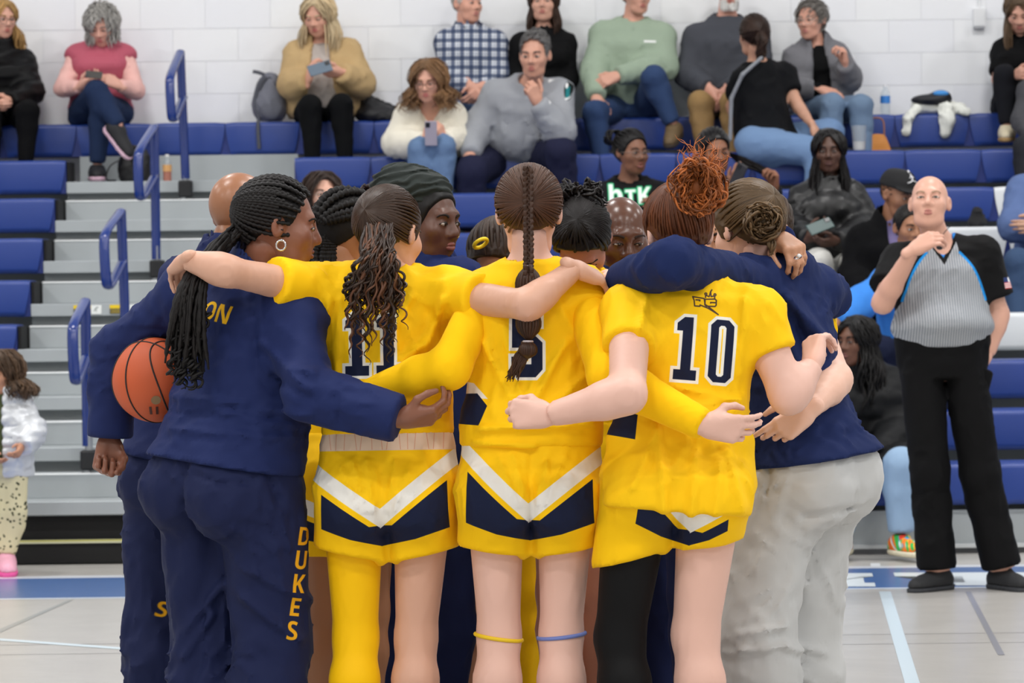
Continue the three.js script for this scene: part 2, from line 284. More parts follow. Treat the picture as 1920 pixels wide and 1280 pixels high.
// surface nets over the blocks that the surface passes through
let gridPool = new Float32Array(1), idPool = new Int32Array(1);
function nets(f, lo, hi, h, safe = 1.7) {
  const nx = Math.ceil((hi[0] - lo[0]) / h) + 2, ny = Math.ceil((hi[1] - lo[1]) / h) + 2, nz = Math.ceil((hi[2] - lo[2]) / h) + 2, N = nx * ny * nz, B = 6;
  if (gridPool.length < N) { gridPool = new Float32Array(N); idPool = new Int32Array(N); }
  const G = gridPool, I = idPool; G.fill(1e9, 0, N); I.fill(-1, 0, N);
  const blocks = [], rad = B * h * 0.87 * safe;
  for (let bz = 0; bz < nz - 1; bz += B) for (let by = 0; by < ny - 1; by += B) for (let bx = 0; bx < nx - 1; bx += B) {
    if (Math.abs(f(lo[0] + (bx + B / 2) * h, lo[1] + (by + B / 2) * h, lo[2] + (bz + B / 2) * h)) > rad) continue;
    blocks.push(bx, by, bz);
    for (let z = bz; z <= Math.min(bz + B, nz - 1); z++) for (let y = by; y <= Math.min(by + B, ny - 1); y++) for (let x = bx; x <= Math.min(bx + B, nx - 1); x++) {
      const q = x + nx * (y + ny * z); if (G[q] > 9e8) G[q] = f(lo[0] + x * h, lo[1] + y * h, lo[2] + z * h) || 1e-9;
    }
  }
  const pos = [], idx = [], off = [0, 1, nx, nx + 1, nx * ny, nx * ny + 1, nx * ny + nx, nx * ny + nx + 1];
  const E = [[0, 1], [2, 3], [4, 5], [6, 7], [0, 2], [1, 3], [4, 6], [5, 7], [0, 4], [1, 5], [2, 6], [3, 7]], g = new Float64Array(8);
  for (let b = 0; b < blocks.length; b += 3) for (let z = blocks[b + 2]; z < Math.min(blocks[b + 2] + B, nz - 1); z++) for (let y = blocks[b + 1]; y < Math.min(blocks[b + 1] + B, ny - 1); y++) for (let x = blocks[b]; x < Math.min(blocks[b] + B, nx - 1); x++) {
    const q = x + nx * (y + ny * z); let m = 0;
    for (let i = 0; i < 8; i++) { g[i] = G[q + off[i]]; if (g[i] < 0) m |= 1 << i; }
    if (m === 0 || m === 255) continue;
    let sx = 0, sy = 0, sz = 0, c = 0;
    for (const [i, j] of E) { if ((g[i] < 0) === (g[j] < 0)) continue; const t = g[i] / (g[i] - g[j]); sx += (i & 1) + ((j & 1) - (i & 1)) * t; sy += (i >> 1 & 1) + ((j >> 1 & 1) - (i >> 1 & 1)) * t; sz += (i >> 2) + ((j >> 2) - (i >> 2)) * t; c++; }
    I[q] = pos.length / 3; pos.push(lo[0] + (x + sx / c) * h, lo[1] + (y + sy / c) * h, lo[2] + (z + sz / c) * h);
  }
  const st = [1, nx, nx * ny];
  for (let b = 0; b < blocks.length; b += 3) for (let z = Math.max(1, blocks[b + 2]); z < Math.min(blocks[b + 2] + B, nz - 1); z++) for (let y = Math.max(1, blocks[b + 1]); y < Math.min(blocks[b + 1] + B, ny - 1); y++) for (let x = Math.max(1, blocks[b]); x < Math.min(blocks[b] + B, nx - 1); x++) {
    const q = x + nx * (y + ny * z); if (I[q] < 0) continue; const in0 = G[q] < 0;
    for (let a = 0; a < 3; a++) {
      if (G[q + st[a]] > 9e8 || (G[q + st[a]] < 0) === in0) continue;
      const u = st[(a + 1) % 3], v = st[(a + 2) % 3], p0 = I[q], p1 = I[q - u], p2 = I[q - u - v], p3 = I[q - v];
      if (p1 < 0 || p2 < 0 || p3 < 0) continue;
      in0 ? idx.push(p0, p1, p2, p0, p2, p3) : idx.push(p0, p2, p1, p0, p3, p2);
    }
  }
  return { pos, idx };
}
function netGeo(f, lo, hi, h, m4, safe) {
  const { pos, idx } = nets(f, lo, hi, h, safe); const g = new THREE.BufferGeometry();
  g.setAttribute('position', new THREE.Float32BufferAttribute(pos, 3)); g.setAttribute('uv', new THREE.Float32BufferAttribute(new Float32Array(pos.length / 3 * 2), 2)); g.setIndex(idx);
  if (m4) g.applyMatrix4(m4); g.computeVertexNormals(); return g;
}
const bounds = (pts, m) => { const lo = [1e9, 1e9, 1e9], hi = [-1e9, -1e9, -1e9]; for (const p of pts) for (let i = 0; i < 3; i++) { lo[i] = Math.min(lo[i], p[i] - m); hi[i] = Math.max(hi[i], p[i] + m); } return [lo, hi]; };
// cloth creases: ridged noise, longer along one direction than the others
const crease = (fx, fy, fz, amp, o = 0) => (x, y, z) => { const w = noise3(x * 3 + o, y * 3, z * 3) * 0.9, v = noise3(x * 3 - o, y * 3 + 7, z * 3) * 0.9, n = 1 - Math.abs(noise3(x * fx + w + o, y * fy + v, z * fz + o)), m = noise3(x * fx * 0.45 - v, y * fy * 0.45 + o, z * fz * 0.45), q = 1 - Math.abs(noise3(x * fx * 1.9 + v - o, y * fy * 1.9 + w, z * fz * 1.9)), k = 0.35 + 0.65 * sstep(-0.5, 0.5, noise3(x * 4 + o, y * 4, z * 4 - o)); return amp * (k * (n * n * n - 0.3 + 0.4 * (q * q * q - 0.3)) + 0.45 * m); };

// ---------------------------------------------------------------- hands
// wrist, direction of the fingers, direction the palm faces, side (+1 right hand, -1 left hand), curls thumb..little, scale
function handGeo(w, dirv, palmv, side, curl, sc = 1, h = 0.0036, splay = 0) {
  const d = nrm(dirv), p = nrm(sub(palmv, mul(d, dot(palmv, d)))), S = mul(crs(d, p), side), at = (a, b, c) => add(w, add(mul(d, a * sc), add(mul(S, b * sc), mul(p, c * sc))));
  const K = [[0.088, 0.03], [0.094, 0.01], [0.089, -0.011], [0.08, -0.03]], LN = [[0.043, 0.027, 0.021], [0.048, 0.03, 0.022], [0.044, 0.028, 0.021], [0.034, 0.021, 0.018]], R = [0.0093, 0.0096, 0.0091, 0.008];
  const f = [], pts = [w];
  f.push(cone(at(-0.03, 0, 0), at(0.02, 0, 0), 0.026 * sc, 0.029 * sc, p, 0.74));
  K.forEach(([a, b], i) => f.push([cone(at(0.01, b * 0.55, 0), at(a, b, -0.002), 0.015 * sc, 0.0118 * sc), 0.014]));
  f.push([cone(at(0.02, 0.02, 0.008), at(0.06, 0.026, 0.008), 0.016 * sc, 0.012 * sc), 0.014]); f.push([cone(at(0.02, -0.018, 0.006), at(0.06, -0.024, 0.004), 0.014 * sc, 0.012 * sc), 0.014]);
  const palm = f.length;
  K.forEach(([a, b], i) => {
    let q = at(a, b, -0.001), th = 0, c = curl[i + 1]; const bend = [c * 1.45, c * 1.65, c * 1.0], sp = splay * (1.5 - i) * 0.12;
    for (let k = 0; k < 3; k++) {
      th += bend[k]; const dd = nrm(add(add(mul(d, Math.cos(th)), mul(p, Math.sin(th))), mul(S, sp * Math.cos(th)))), e = add(q, mul(dd, LN[i][k] * sc));
      f.push([cone(q, e, R[i] * sc * (1 - 0.08 * k), R[i] * sc * (0.95 - 0.1 * k)), k ? 0.004 : 0.007]); pts.push(e); q = e;
    }
  });
  let q = at(0.022, 0.026, 0.006); const tc = curl[0];
  const td = [nrm(add(add(mul(d, 0.6), mul(S, 0.75 - tc * 0.5)), mul(p, 0.2 + tc * 0.5))), nrm(add(add(mul(d, 0.85), mul(S, 0.35 - tc * 0.7)), mul(p, 0.15 + tc * 0.55))), nrm(add(add(mul(d, 0.9 - 0.2 * tc), mul(S, 0.2 - tc * 1.1)), mul(p, 0.1 + tc * 0.5)))];
  [0.044, 0.033, 0.026].forEach((l, k) => { const e = add(q, mul(td[k], l * sc)); f.push([cone(q, e, (0.0125 - 0.001 * k) * sc, (0.0108 - 0.0014 * k) * sc), k ? 0.005 : 0.012]); pts.push(e); q = e; });
  const [lo, hi] = bounds([...pts, at(-0.03, 0, 0), at(0.05, 0.03, 0), at(0.05, -0.03, 0)], 0.045 * sc);
  return netGeo(U(f, 0.012), lo, hi, h, null, 2.2);
}
// ---------------------------------------------------------------- heads (local frame: x across, y up, z out of the face; origin between the ears)
const SC = [0, 0.03, -0.012], SR = [0.076, 0.09, 0.098];
function headField(o) {
  const j = o.jaw || 1, cw = o.cheek || 1;
  const f = [ell(SC, [0.0745, 0.088, 0.0955]), [ell([0, -0.038, 0.026], [0.057 * cw, 0.068, 0.062]), 0.04], [cone([-0.03 * j, -0.082, 0.038], [0.03 * j, -0.082, 0.038], 0.026, 0.026), 0.03], [ell([0, -0.098, 0.06], [0.024 * j, 0.018, 0.02]), 0.025],
    [ell([0.04, -0.022, 0.056], [0.024 * cw, 0.022, 0.024]), 0.03], [ell([-0.04, -0.022, 0.056], [0.024 * cw, 0.022, 0.024]), 0.03], [cone([-0.032, 0.028, 0.078], [0.032, 0.028, 0.078], 0.011, 0.011), 0.02],
    [cone([0, 0.016, 0.084], [0, -0.026, 0.104 + (o.nose || 0)], 0.0085, 0.0125), 0.014], [ell([0.013, -0.031, 0.092], [0.0105, 0.0085, 0.011]), 0.01], [ell([-0.013, -0.031, 0.092], [0.0105, 0.0085, 0.011]), 0.01],
    [ell([0, -0.06, 0.078], [0.026, 0.018, 0.014]), 0.02]];
  const skull = U(f, 0.03), sock = [-1, 1].map((s) => ell([s * 0.031, 0.004, 0.094], [0.0185, 0.0125, 0.014])), ball = [-1, 1].map((s) => ell([s * 0.031, 0.003, 0.0775], [0.0145, 0.0125, 0.0125]));
  const ears = [-1, 1].map((s) => ell([s * 0.079, 0.0, -0.008], [0.011, 0.031, 0.0185], [[0.93, 0, s * 0.36], [0, 1, 0], [-s * 0.36, 0, 0.93]])), hole = [-1, 1].map((s) => ell([s * 0.092, 0.003, -0.002], [0.012, 0.018, 0.0095]));
  return (x, y, z) => {
    let d = skull(x, y, z);
    if (z > 0.05) { d = smax(d, -sock[x < 0 ? 0 : 1](x, y, z), 0.012); d = smin(d, ball[x < 0 ? 0 : 1](x, y, z), 0.004); }
    const i = x < 0 ? 0 : 1; if (Math.abs(x) > 0.05 && z < 0.04) d = smin(d, smax(ears[i](x, y, z), -hole[i](x, y, z), 0.006), 0.008);
    return d;
  };
}
function headMatrix(C, h) {
  const R = Math.PI / 180, q = new THREE.Quaternion().setFromEuler(new THREE.Euler((h.pitch || 0) * R, (h.yaw || 0) * R, (h.roll || 0) * R, 'YXZ'));
  return new THREE.Matrix4().compose(V(...C), q, V(1, 1, 1).multiplyScalar(h.s || 1));
}
const YL = [[-0.12, -0.072], [-0.07, -0.066], [-0.045, -0.04], [-0.022, -0.004], [0, -0.006], [0.012, -0.022], [0.028, -0.018], [0.05, 0.044], [0.068, 0.076], [0.08, 0.088], [0.12, 0.09]];
let REC = 0;                                                   // how far the hairline sits back over the forehead
const yline = (z) => { let i = 0; while (i < YL.length - 2 && z > YL[i + 1][0]) i++; return lerp(YL[i][1], YL[i + 1][1], clamp((z - YL[i][0]) / (YL[i + 1][0] - YL[i][0]), 0, 1)) + REC * sstep(0.02, 0.07, z); };
const onScalp = (u, off = 0) => [SC[0] + u[0] * (SR[0] + off), SC[1] + u[1] * (SR[1] + off), SC[2] + u[2] * (SR[2] + off)];
function slerpDir(a, b, t) { const w = Math.acos(clamp(dot(a, b), -0.9999, 0.9999)), s = Math.sin(w); return s < 1e-4 ? a : add(mul(a, Math.sin((1 - t) * w) / s), mul(b, Math.sin(t * w) / s)); }
function scalpRoots(n, rise = 0) {
  const out = [], g = Math.PI * (3 - Math.sqrt(5)); let k = 0;
  for (let i = 0; i < n * 2; i++) { const y = 1 - 2 * (i + 0.5) / (n * 2), r = Math.sqrt(1 - y * y), a = i * g + 0.4, u = [Math.cos(a) * r, y, Math.sin(a) * r], p = onScalp(u); if (p[1] > yline(p[2]) + rise + 0.012 * noise3(u[0] * 6, u[1] * 6, u[2] * 6)) out.push(u); }
  return out;
}
class Hair {
  constructor(o, M) { this.o = o; this.M = M; this.mb = new MB(); this.mb.c = []; const q = new THREE.Quaternion(); M.decompose(V(0, 0, 0), q, V(1, 1, 1)); const d = V(0, -1, 0).applyQuaternion(q.clone().invert()); this.down = [d.x, d.y, d.z]; }
  strand(pts, r, tone = rr(0.75, 1.25), sides = 4, flat = null) { if (this.o.far && sides > 3) sides = 3; const n0 = this.mb.p.length / 3; this.mb.tube(pts, r, sides, true, flat); const n1 = this.mb.p.length / 3, t = Array.isArray(tone) ? tone : [tone, tone, tone]; for (let k = n0; k < n1; k++) this.mb.c.push(t[0], t[1], t[2]); }
  // a shell over the scalp with fine combed grooves
  cap(t = 0.012, rise = 0, amp = 0.003, cell = 0.005, extra = []) { if (this.o.far) cell = 0.0075; else cell = Math.max(cell, 0.006);
    const c = ell(SC, [SR[0] + t, SR[1] + t, SR[2] + t]), ex = extra.length ? U([c, ...extra.map((e) => [e, 0.02])]) : c;
    const f = (x, y, z) => { const v = ex(x, y, z) - amp * noise3(x * 90, y * 26, z * 26) - amp * 0.6 * noise3(x * 30, y * 70, z * 30 + 5); return smax(smax(v, (yline(z) + rise - y) * 0.72, 0.008), z > 0.02 ? -ell([0, -0.03, 0.075], [0.062, 0.085, 0.05])(x, y, z) : -1, 0.006); };
    const { pos, idx } = nets(f, [-0.13, -0.14, -0.16], [0.13, 0.17, 0.14], cell, 2), n0 = this.mb.p.length / 3;
    for (const v of pos) this.mb.p.push(v); for (const i of idx) this.mb.i.push(i + n0);
    for (let k = 0; k < pos.length / 3; k++) { const q = 0.8 + 0.25 * noise3(pos[k * 3] * 120, pos[k * 3 + 1] * 40, pos[k * 3 + 2] * 40); this.mb.c.push(q, q, q); }
  }
  // hair combed from the hairline and scalp to a tie at direction T
  to(T, n = 130, r = 0.006, off = 0.014, rise = 0.0, tip = 0.006) {
    T = nrm(T);
    for (const u of scalpRoots(n, rise)) { const a = Math.acos(clamp(dot(u, T), -1, 1)); if (a < 0.15) continue; const m = Math.max(3, Math.ceil(a * 4)), pts = []; for (let k = 0; k <= m; k++) { const t = k / m; pts.push(onScalp(slerpDir(u, T, t), off * (0.35 + 0.65 * Math.min(1, t * 3)) + tip * t)); } this.strand(pts, (t) => r * (0.7 + 0.5 * Math.sin(Math.PI * Math.min(1, t + 0.25))), rr(0.82, 1.18) * (1 + 0.35 * noise3(u[0] * 3.5, u[1] * 3.5, u[2] * 3.5))); }
  }
  // loose hair falling from a parting
  fall({ n = 220, part = 0, length = 0.25, r = 0.006, curl = 0, freq = 3, spread = 0.02, front = 0.55, off = 0.016, rise = 0, jitter = 0.22, level = -0.02, tone = [0.6, 1.4], back = 0, frizz = 0 }) {
    for (const u of scalpRoots(n, rise)) {
      const sx = u[0] > part ? 1 : -1; let h = [u[0] + sx * 0.25 - part, 0, u[2] - 0.15 - back]; if (h[2] > front * 0.6 && u[2] > 0) h = [sx * 0.8, 0, Math.min(h[2], 0.45)]; h = nrm(h);
      const vol = off * rr(0.6, 1.5), pts = [], m = 4, low = (level - SC[1]) / SR[1], e = nrm([h[0], low, h[2]]), clump = 0.5 + 0.5 * noise3(h[0] * 3.1 + sx, h[2] * 3.1, n * 0.37), ph = clump * 12 + rr(0, 2.2);
      for (let k = 0; k <= m; k++) { const q = onScalp(slerpDir(u, e, k / m), vol * (0.35 + 0.75 * Math.sin(k / m * 2.2))), g = curl * 0.5 * k / m; pts.push([q[0] + g * Math.cos(ph + k), q[1], q[2] + g * Math.sin(ph + k)]); }
      const L = length * rr(1 - jitter, 1 + jitter) * (0.85 + 0.3 * clump), q = Math.max(6, Math.ceil(L / (curl > 0.006 ? 0.02 : 0.045))), b = pts[m], side = nrm(crs(this.down, h)), amp = curl * rr(0.6, 1.4), fz = frizz * rr(-1, 1), fs = frizz * rr(-1, 1);
      for (let k = 1; k <= q; k++) { const t = k / q, a = ph + t * L * freq * 20, g = Math.min(1, t * 2.5); pts.push(add(add(b, mul(this.down, L * t)), add(mul(h, (spread + fz) * Math.sin(t * 1.9) + amp * Math.cos(a) * g), mul(side, fs * t + amp * Math.sin(a) * g)))); }
      this.strand(pts, (t) => r * (t < 0.8 ? 1 : 1 - (t - 0.8) * 4.2), lerp(tone[0], tone[1], clamp(clump * 0.7 + rr(-0.15, 0.45), 0, 1)));
    }
  }
  // short cut: tufts lying back over the scalp
  short(n = 220, l = 0.035, r = 0.0055, sweep = [0.2, 0.1, -1], off = 0.006, rise = 0, lift = 0) {
    for (const u of scalpRoots(n, rise)) { const pts = [], sw = add(sweep, [rr(-0.4, 0.4), rr(-0.4, 0.4), rr(-0.4, 0.4)]), s = nrm(sub(sw, mul(u, dot(sw, u)))), oo = off * rr(0.6, 1.5) * (lift ? 0.25 + lift * Math.max(0, u[1] + 0.15 * u[2]) : 1); for (let k = 0; k <= 3; k++) { const v = nrm(add(u, mul(s, k / 3 * l / 0.085))); pts.push(onScalp(v, oo * (0.3 + 0.7 * Math.sin(k / 3 * 2.4)))); } this.strand(pts, (t) => r * (1 - 0.6 * t * t), rr(0.55, 1.5), 4); }
  }
  // a lock along given local points, with a spiral of its own
  lock(ctrl, r, curl = 0, turns = 0, tone, sides = 5, seg = 0) { sides = Math.min(sides, 4);
    const n = seg || Math.max(10, Math.ceil(turns * 9)), p = spline(ctrl, n), ph = rr(0, 6.28), out = p.map((q, k) => { const t = k / n, w = nrm(sub(p[Math.min(n, k + 1)], p[Math.max(0, k - 1)])), a = nrm(crs(w, [0.3, 0.2, 1])), b = crs(w, a), g = curl * Math.min(1, t * 4), an = ph + t * turns * 6.283; return add(q, add(mul(a, g * Math.cos(an)), mul(b, g * Math.sin(an)))); });
    this.strand(out, typeof r === 'function' ? r : (t) => r * (t > 0.8 ? 1 - (t - 0.8) * 3.5 : 1), tone, sides);
  }
  local(p) { const v = V(...p).applyMatrix4(this.inv || (this.inv = this.M.clone().invert())); return [v.x, v.y, v.z]; }
  done(parent, color, name = 'hair', rough = 0.5) {
    if (!this.mb.p.length) return; const g = this.mb.geo(); g.setAttribute('color', new THREE.Float32BufferAttribute(this.mb.c, 3)); g.applyMatrix4(this.M);
    const o = mesh(name, g, mat(color, { roughness: rough, specularIntensity: 0.6, vertexColors: true }), parent); this.mb = new MB(); this.mb.c = []; return o;
  }
}
// ---------------------------------------------------------------- one person: skin, face, hair, clothes
const headCache = new Map();
function headGeo(o, cell) {
  const key = [o.jaw, o.cheek, o.nose, cell].join();
  if (!headCache.has(key)) headCache.set(key, netGeo(headField(o), [-0.11, -0.14, -0.13], [0.11, 0.14, 0.13], cell, null, 2));
  return headCache.get(key).clone();
}
const gEye = new THREE.SphereGeometry(1, 14, 10), gIris = new THREE.SphereGeometry(1, 12, 8);
function face(g, M, h, hairColor) {
  const lip = h.lip || '#b0645c', eyeM = mat(h.white || '#c4bab2', { roughness: 0.5 }), irisM = mat(h.iris || '#2a1a12', { roughness: 0.2 });
  for (const s of [-1, 1]) {
    const open = h.eyes ?? 0.0056;
    const e = mesh('eye', gEye.clone().scale(0.0122, open, 0.0055).translate(s * 0.031, 0.002, 0.0858).applyMatrix4(M), eyeM, g);
    mesh('iris', gIris.clone().scale(0.0064, Math.min(0.0064, open * 1.02), 0.003).translate(s * 0.031 + (h.look || 0) * 0.004, 0.002, 0.0896).applyMatrix4(M), irisM, e);
    const lid = new MB().tube(spline([[s * 0.0165, 0.001, 0.0868], [s * 0.024, 0.007 + (open - 0.006), 0.0902], [s * 0.034, 0.0075 + (open - 0.006), 0.0895], [s * 0.046, 0.001, 0.0805]], 8), 0.0016, 5);
    mesh('lashes', lid.geo(M), mat('#1d1512', { roughness: 0.7 }), g);
    const br = new MB().tube(spline([[s * 0.0155, 0.0225, 0.0905], [s * 0.03, 0.028, 0.0905], [s * 0.0445, 0.0265, 0.081], [s * 0.051, 0.021, 0.0735]], 8), (t) => [0.0022, 0.0048 * (1 - 0.7 * t)], 6, true, [0, 0, 1]);
    mesh('eyebrow', br.geo(M), mat(h.brow || hairColor || '#3a2a20', { roughness: 0.9 }), g);
  }
  const mo = h.mouth || 0, lw = h.lipW || 1, lt = h.lipT || 1;
  const up = new MB().tube(spline([[-0.0245 * lw, -0.0615, 0.0795], [-0.012, -0.0575, 0.0905], [-0.004, -0.0558, 0.0935], [0, -0.0568, 0.0935], [0.004, -0.0558, 0.0935], [0.012, -0.0575, 0.0905], [0.0245 * lw, -0.0615, 0.0795]], 16), (t) => 0.0046 * lt * Math.sqrt(Math.sin(Math.PI * clamp(t, 0.02, 0.98))) + 0.0008, 6);
  const lo = new MB().tube(spline([[-0.0235 * lw, -0.0625 - mo * 0.3, 0.0795], [-0.011, -0.0672 - mo, 0.0895], [0, -0.0685 - mo, 0.0925], [0.011, -0.0672 - mo, 0.0895], [0.0235 * lw, -0.0625 - mo * 0.3, 0.0795]], 14), (t) => 0.0056 * lt * Math.sqrt(Math.sin(Math.PI * clamp(t, 0.02, 0.98))) + 0.0008, 6);
  mesh('lips', mergeGeometries([up.geo(M), lo.geo(M)]), mat(lip, { roughness: 0.45 }), g);
  if (mo) mesh('mouth', new THREE.SphereGeometry(1, 10, 8).scale(0.017, 0.003 + mo * 0.5, 0.008).translate(0, -0.0625 - mo * 0.5, 0.0835).applyMatrix4(M), mat('#4a1d1c', { roughness: 0.6 }), g);
  if (h.glasses) {
    const fr = new MB();
    for (const s of [-1, 1]) { const p = []; for (let k = 0; k <= 24; k++) { const a = k / 24 * 6.2832, c = Math.cos(a), q = Math.sin(a); p.push([s * 0.0325 + 0.0255 * Math.sign(c) * Math.pow(Math.abs(c), 0.75), -0.002 + 0.0195 * Math.sign(q) * Math.pow(Math.abs(q), 0.75), 0.104 - 0.006 * Math.abs(c) * (c * s > 0 ? 1.5 : 0.3)]); } fr.tube(p, 0.0016, 5, false); fr.tube([[s * 0.058, 0.004, 0.096], [s * 0.076, 0.004, 0.04], [s * 0.083, 0.006, -0.01]], 0.0016, 5); }
    fr.tube([[-0.007, 0.002, 0.105], [0, 0.005, 0.107], [0.007, 0.002, 0.105]], 0.0015, 5);
    const gl = mesh('glasses', fr.geo(M), mat(h.glasses, { roughness: 0.3, metalness: 0.3 }), g);
    for (const s of [-1, 1]) mesh('lens', new THREE.CircleGeometry(0.022, 16).scale(1.08, 0.85, 1).translate(s * 0.0325, -0.002, 0.1025).applyMatrix4(M), mat('#ffffff', { roughness: 0.02, transmission: 1, thickness: 0, ior: 1.3 }), gl);
  }
}
function planarUV(geo, fr, o) {
  const p = geo.attributes.position, nA = geo.attributes.normal, idx = geo.index.array, n = p.count, span = o.span || 1, top = o.top ?? 0.1;
  const side = (i) => nA.getX(i) * fr.Z[0] + nA.getY(i) * fr.Z[1] + nA.getZ(i) * fr.Z[2];
  const pos = [], nor = [], uv = [], out = [], map = [new Map(), new Map()];
  const vert = (i, k) => {
    if (map[k].has(i)) return map[k].get(i);
    const q = [p.getX(i) - fr.O[0], p.getY(i) - fr.O[1], p.getZ(i) - fr.O[2]], x = dot(q, fr.X), y = -dot(q, fr.Y), id = pos.length / 3;
    pos.push(p.getX(i), p.getY(i), p.getZ(i)); nor.push(nA.getX(i), nA.getY(i), nA.getZ(i));
    uv.push(k ? 0.5 + 0.5 * clamp(0.5 - x / span, 0.002, 0.998) : 0.5 * clamp(0.5 + x / span, 0.002, 0.998), 1 - clamp((y + top) / span, 0.002, 0.998));
    map[k].set(i, id); return id;
  };
  for (let t = 0; t < idx.length; t += 3) { const k = side(idx[t]) + side(idx[t + 1]) + side(idx[t + 2]) >= 0 ? 0 : 1; out.push(vert(idx[t], k), vert(idx[t + 1], k), vert(idx[t + 2], k)); }
  const g = new THREE.BufferGeometry(); g.setAttribute('position', new THREE.Float32BufferAttribute(pos, 3)); g.setAttribute('normal', new THREE.Float32BufferAttribute(nor, 3)); g.setAttribute('uv', new THREE.Float32BufferAttribute(uv, 2)); g.setIndex(out); return g;
}
// the print of a garment: both halves in metres, y downwards from the garment's origin; draw(c, side) with side 0 towards the camera, 1 the far side
function printTex(o) {
  const R = o.res || 1024, span = o.span || 1, top = o.top ?? 0.1;
  return canvasTex(R * 2, R, (c) => {
    for (const side of [0, 1]) { c.save(); c.beginPath(); c.rect(side * R, 0, R, R); c.clip(); c.fillStyle = o.color; c.fillRect(side * R, 0, R, R); c.setTransform(R / span, 0, 0, R / span, side * R + R / 2, top * R / span); o.draw(c, side); c.restore(); c.setTransform(1, 0, 0, 1, 0, 0); }
  });
}
const mid = (a, b) => lerp(a, b, 0.5);
const WOMAN = { ua: 0.046, elb: 0.037, wr: 0.026, th: 0.082, kn: 0.054, cf: 0.053, an: 0.034, nk: 0.047, hip: 0.172, waist: 0.138, chest: 0.15, hd: 0.115, wd: 0.098, cd: 0.112, hs: 0.93, butt: 0.085, bust: 0.05, cellB: 0.018, cell: 0.0125, cellH: 0.0056 };
const MAN = { ua: 0.052, elb: 0.042, wr: 0.03, th: 0.084, kn: 0.058, cf: 0.056, an: 0.038, nk: 0.057, hip: 0.168, waist: 0.158, chest: 0.172, hd: 0.118, wd: 0.115, cd: 0.125, hs: 1.04, butt: 0.075, bust: 0, cellB: 0.018, cell: 0.0125, cellH: 0.0056 };
const FAR = { cellB: 0.03, cell: 0.018, cellH: 0.0072 };
const shoeUV = (g, o) => { const p = g.attributes.position, u = g.attributes.uv; for (let i = 0; i < p.count; i++) u.setXY(i, (p.getX(i) - o[0]) * 4, (p.getY(i) - o[1] + p.getZ(i) - o[2]) * 4); return g; };
const lum = (c) => { const q = new THREE.Color(c); return 0.21 * q.r + 0.72 * q.g + 0.07 * q.b; }, dark = (c) => lum(c) < 0.05;
let people = 0;
